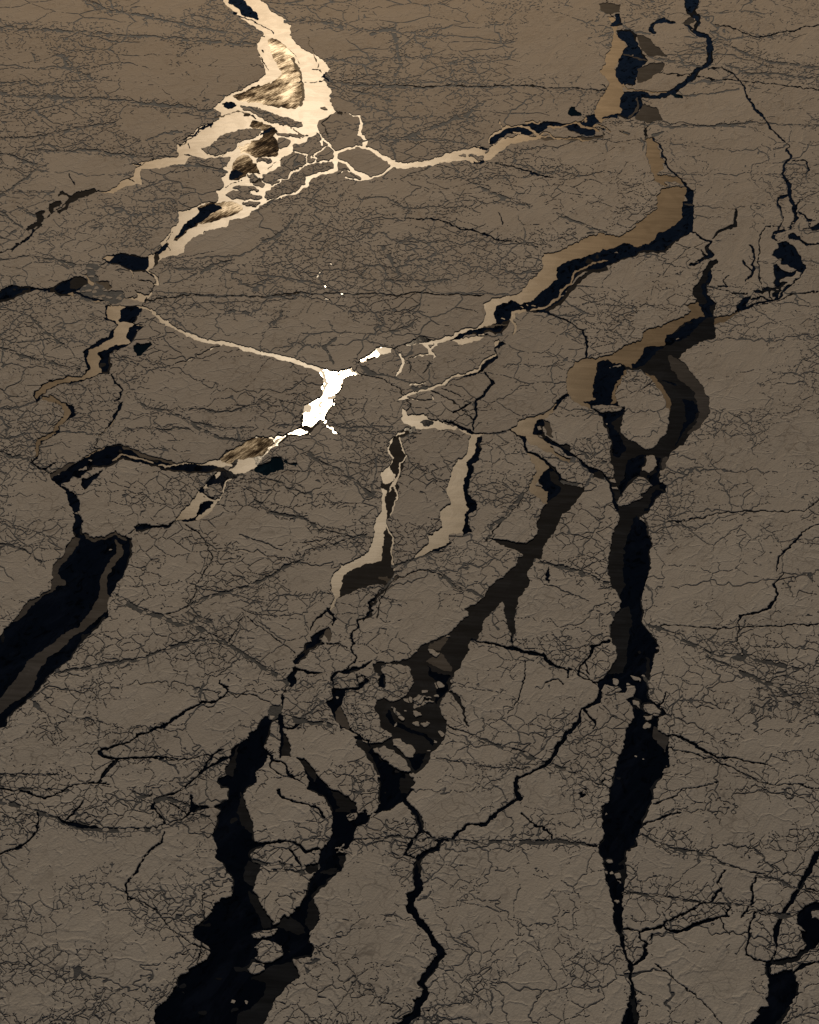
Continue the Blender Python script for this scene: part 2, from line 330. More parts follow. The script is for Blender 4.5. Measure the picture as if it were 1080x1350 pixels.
P W d0 440,0 400,-80 480,-100 515,0 505,40 520,80 515,105 495,140 482,120 495,90 460,60
P G d0 420,105 470,72 490,90 455,115
L W d0 390,100,2.5 340,98,6 290,115,5 280,140,7 305,155,3
L W d0 150,125,2 200,145,2 280,158,2
P B d0 372,443 430,450 432,464 392,463
L G d0 150,257,2 200,265,2 265,290,2
L N d0 145,402,2 170,418,1.5 220,432,2 350,440,1.5
L G d0 215,470,2 220,520,2 180,560,2
L D d0 270,265,3 350,285,6 430,300,5 520,315,3
L D d0 600,200,2 700,240,3 850,290,4 1080,330,4
L D d0 640,310,3 760,350,5 850,350,3 1080,380,4
L D d0 200,590,2 400,600,4 600,592,3 760,585,3 1080,600,2
L W d0 650,335,1.5 710,390,2 730,440,3 770,510,3.5 815,560,3.5 840,600,2.5 910,670,2.5 940,700,2 920,718,3 955,742,3.5 920,770,4 905,820,4 935,870,6 937,925,6 890,940,3 885,970,3
L W d0 900,705,1.5 930,690,2
L W d0 940,930,4 970,990,5 965,1035,5
L W d0 960,765,2 1010,760,1.5 1030,800,3 1020,820,2
L D d0 300,645,6 340,628,4
L W d0 435,452,1.5 580,445,1.5 700,425,1.5 
P B c0 895,530 905,512 920,508 940,530 968,545 955,555 915,558 898,548
P W c0 520,688 530,650 560,628 620,608 700,590 760,577 850,580 920,590 960,575 1000,550 1030,540 1068,565 1035,590 1030,638 960,642 910,622 870,605 800,605 760,625 700,645 620,640 575,668 550,685
P N c0 495,760 520,720 520,695 560,685 600,655 680,645 760,638 810,640 770,655 680,672 620,692 570,730 525,758
P G c0 770,650 900,650 960,650 1080,640 d0 60,620 60,650 c0 1000,668 860,660 780,665
L N c0 520,680,2 530,655,2 555,635,3.5 605,605,3 660,600,2.5 700,608,3 760,632,3 800,625,2 830,655,2.5 940,655,1.5 1040,680,1.5
L N c0 700,583,3 755,579,3
L N c0 570,575,1.5 585,608,1.5
L N c0 800,600,2.5 860,605,2 900,590,2.5 935,582,3 960,600,3 1010,608,2.5 1040,620,3
L N c0 960,578,2.5 1005,548,2
L N c0 640,635,2 670,640,2
L N d0 20,600,3 40,590,2 70,605,2 90,620,2
L N d0 -30,580,2 0,560,2 20,545,3 35,555,3 55,572,3
L W d0 -10,560,8 15,548,6
L W d0 -10,625,5 10,620,4
L W d0 40,605,2.5 60,615,2.5
L N d0 130,620,1.5 160,640,1.5 185,630,1.5
L W d0 150,625,2 180,630,2
L N c0 -5,728,4 40,755,6 80,785,8 120,790,8 200,775,8 280,758,8 340,740,8 380,730,7 440,710,4 480,700,3
L N c0 200,785,5 330,762,5 420,755,6
L N c0 -10,830,2 40,810,3 75,790,4
P N c0 395,720 450,705 500,712 515,740 500,762 440,768 410,748
P I c0 415,735 440,730 500,738 498,750 450,750 425,745
P W c0 450,760 500,750 505,765 450,768
L W c0 450,700,1.5 510,712,3
L N b0 750,540,1.5 800,545,2 815,580,3 805,630,4 838,662,4 822,692,5 
L N b0 800,697,2 860,702,5 920,750,6 970,780,7 
L N b0 605,615,2 630,650,2.5 665,695,3 640,703,2
L N b0 650,670,2.5 690,715,3
L N b0 625,690,2.5 640,655,2.5
L N b0 585,740,3 640,705,3.5
L N b0 585,740,2 610,750,2 605,770,2
L N b0 495,718,2 555,735,2 560,770,2 
L N b0 740,712,4 695,725,5 690,760,6 690,800,5 640,820,4 555,850,5 555,875,5 500,915,3.5 425,935,2.5
L N b0 740,710,3 770,700,2 810,692,2
L N b0 700,765,3 740,775,5 780,805,5 840,832,7
L N b0 740,840,2 800,845,3 850,843,3 920,820,3 965,788,3
L N b0 700,820,1.5 740,805,1.5 760,810,2
L N b0 400,850,1.5 460,845,2 490,815,3 555,778,3 610,770,2 690,762,2.5
L N b0 385,880,2 430,855,2
L N b0 380,945,1.5 425,935,1.5
P N b0 820,830 835,815 850,842 815,845
P N d0 250,662 300,650 312,700 345,770 340,805 310,835 360,830 400,840 430,850 430,885 345,888 300,860 280,790 265,740
L W d0 225,660,1.5 245,680,2 240,710,2
L W d0 290,660,3 320,690,3 350,760,3 355,800,2 400,832,3 430,865,3 460,895,4 480,930,5
P I d0 345,868 385,864 432,878 428,890 355,890
P N d0 335,900 310,940 310,985 260,1030 210,1060 200,1080 d1 180,185 130,215 30,210 c1 1040,215 1000,225 900,265 830,290 785,300 765,340 770,370 730,410 700,460 650,500 600,510 540,515 495,540 500,580 500,620 470,650 400,655 340,690 260,715 210,697 170,700 130,738 210,740 250,735 300,726 370,703 430,672 500,665 560,640 545,600 550,555 630,530 670,545 720,530 770,480 845,420 850,370 890,335 1000,305 1075,285 d1 60,290 150,255 210,265 270,260 310,230 320,200 380,180 430,130 425,70 445,30 455,-10 d0 455,890 400,885
P W d1 450,-10 485,0 480,20 488,60 490,150 480,200 430,225 390,260 340,300 230,300 150,325 70,365 0,378 c1 1010,375 960,390 930,425 910,460 860,515 820,555 780,578 700,575 640,590 625,620 600,660 570,690 520,680 430,665 500,660 560,640 545,600 550,555 630,530 670,545 720,530 770,480 845,420 850,370 890,335 1000,305 1075,285 d1 60,290 150,255 210,265 270,260 310,230 320,200 380,180 430,130 420,90 430,60 455,55 445,30
L G d1 440,70,2 480,72,2
P W c1 330,712 430,668 520,670 515,684 440,684 360,714
P N c1 345,715 400,703 480,683 522,690 470,712 380,735 
L N c1 1080,335,2 990,355,2 925,395,2.5 910,450,2.5 860,480,2.5 850,510,2.5 790,560,2.5 700,575,2 640,592,3 627,620,4 642,655,4 632,690,2
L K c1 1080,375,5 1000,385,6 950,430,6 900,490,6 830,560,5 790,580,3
L G c1 500,655,1.5 560,650,2 600,645,2
P W c1 545,745 575,722 600,740 570,758 540,765
P N c1 538,725 560,718 555,740 540,752
L W c1 545,765,3 545,790,3
L W c1 550,805,7 510,822,7 480,852,5 440,870,5 400,885,3
L N c1 540,790,3 500,805,3 478,830,3 465,852,3 420,868,3 370,880,3.5 320,912,3.5 240,940,4 150,965,3.5 105,990,3
L N c1 145,928,2 180,920,3 220,912,2
L D c1 160,940,6 230,930,5
L N c1 105,993,3 150,990,2.5 200,1000,2 250,995,1.5 250,980,1.5
L N c1 300,940,1.5 350,970,1.5 390,990,1.2
L W c1 500,860,3 520,890,3 540,915,5 510,950,5 500,975,4 465,1000,5 460,1070,4 c2 455,110,3 452,165,3
L W c1 440,1010,2 350,1062,3
L N c1 205,735,3 240,750,4 245,775,4 265,790,3 260,800,1.5
L N c1 270,735,4 250,755,2.5
L N c1 150,800,2.5 200,790,2 250,785,2.5
L N c1 102,775,4 118,820,5 100,860,4 78,885,2
L W c1 235,830,3 225,862,3 205,865,1.5
P N c1 -20,752 60,745 45,775 0,785
P W c1 130,738 180,700 215,697 250,718 210,735 160,738
L N b1 755,850,3 790,870,4 820,876,2
P N c2 440,192 478,190 468,220 465,260 420,330 405,400 405,480 415,540 400,600 395,655 340,660 330,700 270,735 190,775 150,790 230,710 245,660 300,630 290,550 330,520 340,490 320,460 330,400 360,330 410,280 430,220
P W c2 465,205 488,200 490,262 470,312 440,340 432,400 425,470 452,510 462,540 420,570 420,620 440,658 400,665 395,655 400,600 415,540 405,480 405,400 420,330 465,260
L W c2 340,700,3 260,742,3 170,782,2
P I c2 332,662 355,655 360,682 345,697 332,685
P I c2 365,658 385,665 370,687 362,675
L D c2 150,790,3 110,820,4 75,860,4 0,940,4
P K @700,430,4.5 845,-60 800,30 740,40 670,110 640,160 700,110 790,110 820,120 850,150 880,180 960,290 1000,340 1052,430 1050,520 1010,600 960,650 900,700 830,745 815,800 810,830 770,860 750,910 795,950 795,985 750,1020 690,1100 640,1130 670,1200 690,1270 690,1350 700,1400 470,1400 470,1300 490,1220 510,1150 510,1100 480,1050 480,980 440,880 480,910 490,840 470,750 480,690 450,610 430,560 385,520 340,480 310,450 370,440 360,380 390,320 385,220 460,210 550,225 600,225 540,170 640,120 700,60 790,30 
P N @700,430,4.5 900,-60 800,-10 680,20 655,85 560,115 480,165 400,190 320,185 270,205 240,260 215,290 215,330 210,360 215,400 250,445 310,480 350,500 340,470 310,450 375,440 360,380 390,320 390,220 460,212 550,225 600,245 625,215 680,150 670,115 790,110 790,35 850,30 900,0 970,-40
P W @700,430,4.5 390,222 460,212 545,225 575,250 545,290 520,360 505,420 510,460 560,480 567,500 555,515 450,512 385,520 350,490 310,452 375,440 360,380 375,310
P N @700,430,4.5 545,280 560,255 590,250 560,290 515,360 505,440 490,460 470,470 490,400 510,340
P W @700,430,4.5 605,235 640,205 670,125 780,112 795,100 792,38 850,30 920,0 1000,-40 1020,20 960,60 880,80 830,130 760,140 720,180 690,215 655,245 615,248
P W @700,430,4.5 900,420 960,440 1000,480 960,570 920,620 870,690 840,740 860,680 900,610 912,540 900,460
P G @700,430,4.5 810,170 850,130 910,120 930,110 870,180 910,230 960,290 1000,340 1052,430 1055,500 1010,600 960,650 930,650 975,590 1000,520 990,460 960,390 880,310 830,250
P N @700,430,4.5 660,265 700,285 750,320 790,380 820,440 840,500 830,560 830,520 800,520 780,430 740,370 700,300
P K @700,430,4.5 830,480 880,430 910,500 912,570 870,680 800,730 730,740 730,710 780,660 820,600 
L W @700,430,4.5 780,320,2 860,340,3
L W @700,430,4.5 810,515,3 830,560,2
P I @700,430,4.5 580,250 640,258 700,300 740,350 770,400 800,470 825,500 820,560 790,640 730,710 680,730 620,700 570,670 530,640 525,590 560,520 568,490 520,455 505,440 515,380 540,300
P I @700,430,4.5 350,485 420,472 540,475 552,490 530,505 400,515
P W @700,430,4.5 400,520 556,515 530,560 512,620 540,690 560,740 530,780 490,770 475,690 440,600
P K @700,430,4.5 480,580 540,540 550,560 510,640 490,620
P W @700,430,4.5 575,800 650,770 740,765 700,800 670,840 640,890 570,960 520,1000 510,940 560,880
P W @700,430,4.5 720,770 770,780 770,850 745,905 795,960 790,985 740,940 720,960 690,880 740,860 750,800
P I @700,430,4.5 690,770 730,765 750,800 750,830 700,870 665,850 690,820
P G @700,430,4.5 780,780 815,770 815,830 780,860
P I @700,430,4.5 500,1045 540,990 600,920 640,885 680,890 722,950 700,975 640,1010 660,1020 570,1060 520,1065
P I @700,430,4.5 465,920 490,912 500,935 475,935
P I @700,430,4.5 470,950 515,955 510,968 480,965
P I @700,430,4.5 425,870 440,840 480,830 492,860 485,900 460,905
P W @700,430,4.5 620,1120 590,1180 570,1280 550,1400 690,1400 700,1320 680,1260 660,1190 630,1130
P W @700,430,4.5 700,1080 740,1020 790,990 750,970 720,990 700,1060 650,1115 640,1120
P W @700,430,4.5 480,990 500,1040 500,1090 520,1095 505,1050 
P K @700,430,4.5 370,880 410,860 440,890 430,915 370,910
L W @700,430,4.5 430,880,2 465,940,3 485,1030,5 500,1070,6
L W @700,430,4.5 270,780,2.5 330,830,3.5 390,870,3
L W @700,430,4.5 215,405,2.5 160,440,4 140,490,5 110,490,2
L N @700,430,4.5 150,460,2 90,520,5 30,545,6 -20,600,4
L W @700,430,4.5 320,60,2 325,100,3 330,185,3
L W c1 700,575,2 780,580,3 860,612,2.5 930,640,2.5 965,670,2.5 980,700,2
P G @700,430,4.5 640,1125 665,1140 690,1210 700,1290 700,1400 712,1400 715,1300 700,1220 675,1130
P W d2 195,580 170,660 150,730 155,800 150,900 135,960 135,1030 100,1075 d3 130,40 95,110 85,180 115,220 100,300 70,360 45,400 100,350 270,385 282,340 290,280 320,240 300,180 240,110 245,40 d2 240,980 260,900 280,810 285,700 265,640 240,595
P K d2 190,575 165,600 130,560 100,680 75,790 90,900 135,960 155,900 155,800 150,730 175,660
P K d3 130,50 180,30 190,120 170,200 165,300 150,350 75,355 100,300 115,220 85,180 95,110
P W d3 45,385 100,350 270,380 275,470 300,495 340,510 358,540 330,560 315,590 320,630 370,655 370,790 345,800 350,830 320,870 290,930 270,1000 240,1080 d4 240,140 210,200 205,245 160,260 160,320 165,380 150,420 150,500 150,600 155,690 180,780 200,800 200,870 220,1000 230,1080 260,1800 130,1800 145,1080 165,1000 190,920 185,830 170,800 145,720 110,600 95,500 75,420 55,330 50,290 25,270 35,230 60,180 40,60 d3 45,980 85,950 80,900 105,870 100,830 120,760 150,700 160,620 205,550 200,510 165,480 205,465 205,440 160,445 60,436 45,400
L K d3 265,280,4 270,350,4 275,420,4
P G d3 300,600 345,640 370,660 355,725 330,690 295,650
L W d3 55,390,8 50,450,7 30,490,6 -20,515,4
L W d3 85,195,4 30,215,4 0,235,4 5,260,3
L W d3 70,452,1 125,450,2 125,480,1.5
L D d3 250,360,6 290,420,7 300,470,7
P I d3 60,402 130,412 155,430 100,446 55,436
P I d3 165,395 210,410 205,442 170,452
P I d3 105,370 135,382 132,402 110,395
P I d3 180,358 230,370 240,388 205,385
P I d3 195,480 230,482 232,520 210,508
P I d3 245,500 290,500 325,532 318,556 290,556 250,530
P I d3 250,548 287,557 278,577 255,570
P I d3 248,592 280,590 280,608 250,611
L I d3 250,762,1.5 257,764,1.5
L W d3 355,440,2 345,480,3 325,500,3
L W d3 0,570,1.5 15,590,3 10,615,1.5
L W d3 50,865,2.5 65,852,2.5
P I d4 60,300 80,297 100,318 80,320
P I d4 105,360 135,365 135,385 115,380
L I d4 125,395,2.5 132,402,2.5
L I d4 115,492,3.5 125,495,3.5
L I d4 60,355,2 75,365,2.5
P K d4 130,350 155,340 160,380 150,420 140,400
P K d4 180,960 200,960 222,1020 225,1080 205,1080
L W d4 205,800,5 240,768,6 265,735,7 265,700,5 235,680,3 225,645,3 270,630,5 350,610,4 360,590,3 430,565,4 470,540,4 530,505,3 575,498,2.5 600,452,5 620,437,3 600,402,4 630,352,3
L W d4 155,632,3 225,640,3
L W d4 350,622,3 410,642,4 480,610,6 520,600,6 600,580,4 648,563,4 640,545,3 655,520,2.5
L W d4 615,440,1.5 640,490,2 655,520,2
L W d4 295,655,5 285,680,3
L W d4 295,655,2 350,645,2 400,640,2
L W d4 785,390,3 765,430,3 765,490,4 755,520,3 725,550,3 715,570,2
L W d4 790,388,1.5 870,395,1.5
L W d4 775,550,3 750,640,4 742,745,4 780,780,3 835,790,3
L W d4 1200,200,9 1080,280,9 1050,330,9 1010,385,8 985,430,8 950,490,6 905,570,6 885,620,9 870,720,5 855,780,4
L W d4 1005,400,2 1020,440,2.5 1080,450,1.5
L D d4 235,180,3 320,220,5 380,240,9 450,265,11 520,275,8 600,310,7 660,335,4 740,355,2 870,395,3 980,440,2 1080,470,2
L W d4 600,315,2 660,335,2
L D d4 150,455,5 300,470,5 450,490,4 580,505,3 740,520,4 850,560,7 930,570,9 1000,550,7
L W d4 240,135,3 300,110,3 360,90,2.5 430,80,1.5
P W d4 985,545 1010,520 1080,498 1300,460 1300,600 1140,660 1080,690 1010,740 975,765 960,755 1015,712 1010,680 990,650 980,600
P I d4 1045,545 1100,540 1090,580 1060,570
P I d4 983,613 1003,618 1017,640 992,632
L K d4 1010,735,5 960,770,8 900,785,9 840,795,8
P W d4 825,800 860,792 850,830 880,845 920,820 960,820 975,860 980,930 940,1000 900,1050 870,1110 860,1800 540,1800 745,1085 790,1045 800,1010 835,990 840,870 825,840
P I d4 850,820 900,800 925,812 890,840 855,845
L W d4 965,835,3 1000,805,7 1030,795,4 1090,785,3
L W d4 965,780,2 1000,800,2
L K d4 950,1000,4 900,1060,5 870,1100,4
P I d4 955,960 985,955 980,1000 950,1010
L W d4 -20,225,3 25,232,3
L D d3 270,120,5 340,145,9 400,175,8 450,205,6 540,240,4 600,265,9 680,270,11 770,280,11 850,295,7 930,320,6 1010,335,3
L D d3 540,270,3 640,310,5 720,355,7 800,385,7 900,410,7 1090,425,5
L D d3 880,410,4 940,470,8 1000,520,7 1090,560,7
L W d3 370,650,2 420,650,2.5 500,695,4 600,750,2.5 680,755,2.5 780,775,2.5 870,800,2
L W d3 290,970,3 400,935,2 420,900,2 600,870,1.5
L W d3 290,970,1.5 350,950,1.5
L W d2 1005,645,1.5 980,685,3 880,775,3 870,840,2
L W d2 905,850,2 870,905,3.5 885,950,3.5 845,1015,4 790,1035,3 720,1045,3 700,1075,2.5 d3 705,150,1.5
L W d2 265,905,1.5 290,930,2 300,990,2
L W d3 705,160,1 740,100,1
P W c3 955,915 980,905 995,915 985,930 960,937
L I c3 978,915,2.5 988,918,2.5
P W c3 970,895 990,893 985,902
L W d1 750,255,3 775,330,4 772,365,3.5 765,410,4.5 735,440,2
L W d1 720,345,3 760,385,2
L W d1 770,370,2 800,385,1.5
L K d1 685,95,4 680,165,5 610,195,4 590,230,3
L W d1 480,200,2 520,232,3 580,245,3 550,280,7 570,310,8 545,325,4
L W d1 525,290,2 545,318,5 490,345,3 465,358,3
L W d1 600,245,1 620,243,1
P K d1 600,335 608,350 572,375 580,430 555,450 545,500 590,545 585,600 660,595 720,580 690,595 640,625 590,640 590,700 550,712 480,740 420,790 345,790 345,700 400,650 460,620 470,580 445,540 500,530 480,490 490,460 520,430 530,380 570,340
P N d1 445,540 510,535 540,600 460,620 380,680 345,690 345,745 250,745 245,680 300,650 370,620 470,580
P W d1 570,378 582,430 555,450 545,500 592,545 560,555 585,600 540,615 500,650 470,690 430,712 380,742 345,745 345,680 380,680 440,650 460,620 540,600 508,545 550,535 530,490 520,450 550,440 558,400
P N d1 590,610 660,598 715,580 690,598 640,625 590,640
L W d1 550,455,3 590,460,3 640,462,3 630,430,2 655,410,2
P I d1 553,450 580,445 600,462 570,468
L W d1 690,582,3 780,545,3 890,508,3.5 915,480,3.5 990,410,2 1010,398,2
L W d1 890,65,3 900,85,1.5 910,130,1.5 888,190,1.5 
L W d0 885,970,2 900,990,1.5 905,1040,1.5
L W d1 960,90,5 965,135,4 935,190,3
L W d1 985,110,2 1035,145,4 1035,180,3 1010,185,4
L W d1 910,195,5 875,205,6 868,230,5 880,240,4
L W d1 1050,180,6 1080,170,10 1140,160,10
P W d1 935,240 930,215 945,205 985,220 1025,255 1015,265 985,240 960,235
L W d1 1020,258,4 1080,250,2
P W d1 885,255 930,248 960,268 975,290 1005,340 1030,370 1010,398 980,390 960,410 920,420 900,440 870,455 880,420 865,400 862,360 878,355 905,362 900,340 858,315 875,290 895,275
P I d1 885,362 930,360 985,385 950,395 905,385
P I d1 885,205 920,200 935,215 925,240 900,245 880,235
P I d1 950,240 1000,255 975,265
P W d1 800,490 815,465 870,462 890,440 930,440 900,480 880,510 860,505 880,480 830,480 800,500
L W d1 780,490,6 800,485,5
L W d1 855,480,3 850,510,2
P W d1 695,580 690,550 715,515 755,508 750,525 730,545 740,560 715,578
L W d1 750,530,2 800,510,2.5 860,520,2
L W d1 660,480,1.5 700,500,2 720,520,2
L D a0 -20,128,4 0,130,5 60,132,5 200,142,3 400,150,4 500,160,5 700,172,3 900,190,4 1080,200,4
L D a0 -20,380,2 100,392,2 200,405,2
L D a0 -20,435,4 100,450,6 250,465,5 400,468,3 600,478,3 720,492,6 830,505,5 900,512,3 1010,520,3
L D a0 -20,655,2 150,652,3 350,615,4 450,600,3 550,570,2
L W a0 690,665,1.2 780,630,1.5 910,630,1
L D a0 440,10,3 520,50,4 620,65,4 690,80,6 760,95,3 880,125,4 1080,150,4
L D a0 690,80,6 690,120,4
L D a0 150,250,3 160,290,3
L D a0 300,280,4 330,320,6 420,360,4 430,380,3
L D a0 -20,730,3 40,730,3 120,760,4 220,790,3
L D a0 120,715,3 330,715,3 440,710,5 560,735,3 700,745,3 830,748,2
L D a0 50,910,3 250,915,3
L D a0 0,920,3 80,870,4 200,790,3
L K a0 440,908,6 400,915,7 340,940,8 320,965,6 310,990,5 280,1005,4
L K a0 340,940,4 290,920,4 275,935,3
L K a0 275,965,6 240,980,7 245,1005,5
L K a0 320,830,2 350,880,2
L W a0 325,835,1.5 345,875,2
L D a0 0,1010,3 50,1050,4 100,1080,3
L K a1 200,108,7 185,120,6 205,145,6 150,178,6 130,190,4
L W a1 160,190,3 150,210,3 130,235,3 90,265,2.5 50,290,1.5
L D a1 -20,220,3 20,230,3 80,190,3
L D a1 80,75,3 170,125,4
L D a1 0,330,3 150,320,3 280,340,3 380,360,3
L D a1 -20,755,3 30,760,4 130,795,4 200,815,3 280,835,4 380,850,3
L D a1 140,600,3 220,670,6 300,740,4 
L W a1 780,450,1.2 850,435,1.2 930,400,1.2
L W a1 740,490,1.2 900,503,1.2 1080,500,1.2
L D a1 780,365,3 960,380,4 1000,370,4
L W a1 600,915,1.2 640,900,1.2 700,860,1.2 820,835,1.2
L D a2 640,10,3 700,60,5 800,80,5 870,110,6 950,170,5 1080,215,5
L D a2 600,160,2.5 760,160,2.5 900,165,3
L W a2 230,182,1.2 300,180,1.2 460,190,1.2
L W a2 0,205,1.5 60,205,1.5 120,190,1.2 230,178,1.2
L D a2 -20,260,3 60,295,5 130,300,4 170,345,3
L D a2 -20,705,3 50,720,5 110,740,4 200,800,3
L D a2 540,950,7 600,1000,9 660,1020,8 750,1045,8 a3 680,50,6 760,80,10 850,110,12 920,110,10 960,150,10 1000,175,12 1080,212,6 b3 100,168,8 200,220,7 300,290,7 400,355,7 470,400,6
L D a3 570,10,3 610,40,4
L D a3 270,350,4 340,332,5 450,318,7 560,300,6 650,285,6 740,255,4 800,235,5 860,212,8 930,205,4 1000,185,3
L D b3 0,150,5 40,80,4 90,100,4 130,160,4
L D b2 -5,1000,3 80,960,5 170,938,6 250,910,5 350,880,6 390,860,6 450,810,6 520,790,4 550,740,4 650,725,4 730,700,4 850,670,3
L W b2 0,900,1 60,920,1.5 160,940,1.5 220,950,1.2 360,985,1.2
L D b2 10,1010,4 60,1060,4 110,1080,4
L D b2 -10,130,4 150,160,4 300,155,2
L D b2 30,160,2 150,210,4 260,225,4
L D b2 240,395,2.5 400,410,2.5 480,450,3 560,470,3
L D b2 300,500,3 400,560,5 540,590,5 600,640,5 700,660,3 780,690,2
L D b2 560,270,4 600,310,4 700,360,4 800,420,4 870,480,6
L W b2 240,660,1.2 330,700,1.5 440,735,1.5
L W b2 440,235,1.5 540,265,1.5
L W b2 680,150,1.2 760,158,1.5 870,150,1.2 960,152,1.2
L W c2 540,190,1.2 600,178,1.2
L D c2 60,820,6 150,790,5 260,750,4 330,740,4
L D c2 270,830,3 350,900,4 450,940,5 490,960,4
L D c2 320,870,3 400,900,4
L D c2 520,680,4 540,620,5 610,580,7 620,540,7 690,460,5 720,400,3
L D c2 735,790,4 880,820,6 1000,860,6 1090,895,5
L W c2 805,825,3 800,860,4 803,895,1.5
L W c2 730,800,1.2 780,900,1.2 900,940,1.2 1000,975,1.2
L D c2 940,250,4 1000,320,6 1080,320,5
L D b1 50,400,3 100,370,5 200,330,2
L W b1 20,328,1.2 200,315,1.5 300,285,1.8 350,250,2 430,215,2
L D b1 340,255,5 400,220,4 470,180,4 510,120,4
L W b1 -10,503,1.5 150,505,1.5 300,503,1.5 450,505,1.2 600,492,1.5 750,495,1.8 900,498,1.5 1090,492,1.2
L W b1 180,385,1 300,405,1.2 500,430,1.8 570,440,1.8 640,460,1.5 700,480,1.5
L D b1 180,580,5 280,580,5
L D b1 450,580,3 400,640,4 
L D b1 780,820,5 850,860,9 900,880,4
L W b1 830,870,1.5 950,885,1.8 1050,920,1.8
L D b1 380,1000,4 320,1020,5 200,1050,3 0,1045,3
L D b1 940,680,5 1040,650,6 1080,620,5
L D b1 700,700,5 640,740,5 680,820,4
L D b1 920,270,6 960,340,9 990,400,5
L W c0 -10,405,1.5 200,412,1.5 350,405,2 500,408,1.5 700,410,2 860,418,1.2 1080,425,1.2
L D c0 340,408,3 400,380,4
L W c0 -10,655,1.5 200,662,1.5 300,668,1.2 420,690,1.2
L D c0 80,770,3 60,680,3 340,570,5 420,540,6 500,480,4
L D c0 350,560,8 450,560,8
L D c0 450,870,3 520,905,4 600,950,3 640,960,5 710,975,4
L D c0 850,1020,5 920,1045,5 1000,1080,3
L W c0 560,770,1.5 640,790,2 720,820,2.5 830,845,1.5
L D c1 500,0,3 600,40,3 640,60,5 710,75,4
L D c1 850,120,4 910,140,6 960,160,5 1030,195,5
L D c1 990,215,3 1050,200,5 1080,205,2
L W c1 100,130,1 260,145,2 380,180,1.8 450,195,2.5 560,235,2 640,250,1.2 760,275,1.2
L D c1 30,430,3 150,435,3 340,430,3
L W c1 340,490,1 460,495,1.5 620,500,1
L W c1 560,110,1.5 580,150,2.5 585,160,1.5
L W c1 760,320,1.2 690,420,1
L W b0 600,110,1.2 460,105,1.5
L D b0 450,105,3 620,110,4 720,122,5 
L D b0 -10,190,4 60,185,5 150,198,5 310,208,3
L D b0 0,75,2 120,90,2
L D b0 860,160,5 960,140,8 980,200,6 1000,300,5 970,380,4
L D b0 680,380,5 800,400,4 1080,415,4
L W b0 500,395,1 680,385,1 700,385,1
L D b0 780,430,3 900,450,4 960,480,5
L D b0 800,670,2 900,655,3 1080,650,3
L W b0 880,640,1.2 980,590,1.2
L D a0 900,780,4 1000,800,6 1070,820,5
L W a0 800,790,1.5 900,790,2 1000,795,1.5
L W b0 0,740,3 -30,735,3
L K b0 470,640,1.2 520,655,1.2 560,640,1.2
L K b0 590,740,0.8 592,742,0.8
L G b0 120,560,1.2 170,545,1.2 230,530,1.5 290,545,1.2
L K b0 255,545,2 300,550,2.5 320,560,1.5
L K b0 470,235,1 500,262,1.2 520,300,1
L G b0 560,180,0.8 610,330,1.2 625,345,0.8
L K b0 580,325,1 605,335,1
L W b0 205,640,1 180,660,1
L K b0 330,255,1.5 350,300,1.5 375,330,1.5
L G b0 420,560,1 470,600,1 520,640,1
L K b0 445,755,1.2 400,775,1.2 380,800,1.2
L K b0 300,860,1.5 350,850,1.5
L K b0 130,905,1.5 200,870,1.5 250,850,1.5
L K a1 815,200,1.2 790,240,1.2 800,280,1.2
L W a1 850,110,1.5 835,150,1.5
L K a0 850,690,1 900,660,1 960,620,1
L W a0 985,590,2.5 1010,580,3 1000,600,2
L W a0 890,680,1.5 895,700,1.5
L K a0 730,760,1 690,775,1 650,800,1.5
L K a0 600,850,1.2 640,870,1.2
L K b2 440,180,1.2 400,220,1.2 405,250,1.5
L N b2 560,60,5 545,90,3
L N b2 620,60,2 650,70,2
L N b1 660,990,4 690,980,3
L N b1 700,880,3 735,860,2
L N b1 598,418,1.2 612,398,1.2
L N b1 615,392,1.2 628,384,1.2
L N b1 670,347,2 676,353,2
L N b1 632,460,1.4 642,462,1.4
L N b1 636,516,1.2 668,522,1.2
L N b1 722,490,1.4 735,492,1.4
L N b1 750,492,1.2 768,490,1.2
L N b1 765,608,1.2 772,600,1.2
L N b1 715,692,1 745,672,1
L N c1 672,557,1.3 682,563,1.3
L N c1 706,546,1.2 712,548,1.2
L N c1 728,545,1.5 738,548,1.5
L N c1 585,617,1.5 598,619,1.5
L N b0 900,352,1.3 912,350,1.3
L G c0 575,570,1.2 570,590,1.2
P W a0 640,775 670,772 672,782 645,785
L W b0 205,700,1.5 160,740,1.5
L K b0 600,330,1 650,340,1
L W b0 645,345,2 635,370,3 660,385,2
L W c1 470,690,2 540,700,2 580,690,2
L W @700,430,4.5 600,230,5 655,230,6
L K @700,430,4.5 860,400,2 900,440,3 915,520,3 910,570,2
L I @700,430,4.5 450,235,1 500,245,1
L I @700,430,4.5 495,232,1 540,235,1
L C @0,0,1 130,253,1.2 85,268,1.2 60,290,1.2 40,310,1.2 15,328,1.2 -150,370,1.2
L C @0,0,1 145,343,1.2 122,352,1.2 115,362,1.2 118,372,1.2
L C @0,0,1 208,370,1.2 200,385,1.2 190,395,1.2 186,403,1.2
L C @0,0,1 150,402,1.2 135,396,1.2 108,384,1.2
L C @0,0,1 46,518,1.2 58,524,1.2 72,524,1.2
L C @0,0,1 42,605,1.2 52,617,1.2 70,626,1.2
L C @0,0,1 130,572,1.2 127,590,1.2 140,594,1.2
L C @0,0,1 100,668,1.2 104,680,1.2
L C @0,0,1 165,706,1.2 182,698,1.2
L C @0,0,1 468,492,1.2 472,480,1.2 480,474,1.2
L C @0,0,1 512,460,1.2 530,455,1.2 542,452,1.2
L C @0,0,1 470,492,1.2 505,500,1.2 525,512,1.2 532,524,1.2
L C @0,0,1 535,525,1.2 545,535,1.2 535,545,1.2
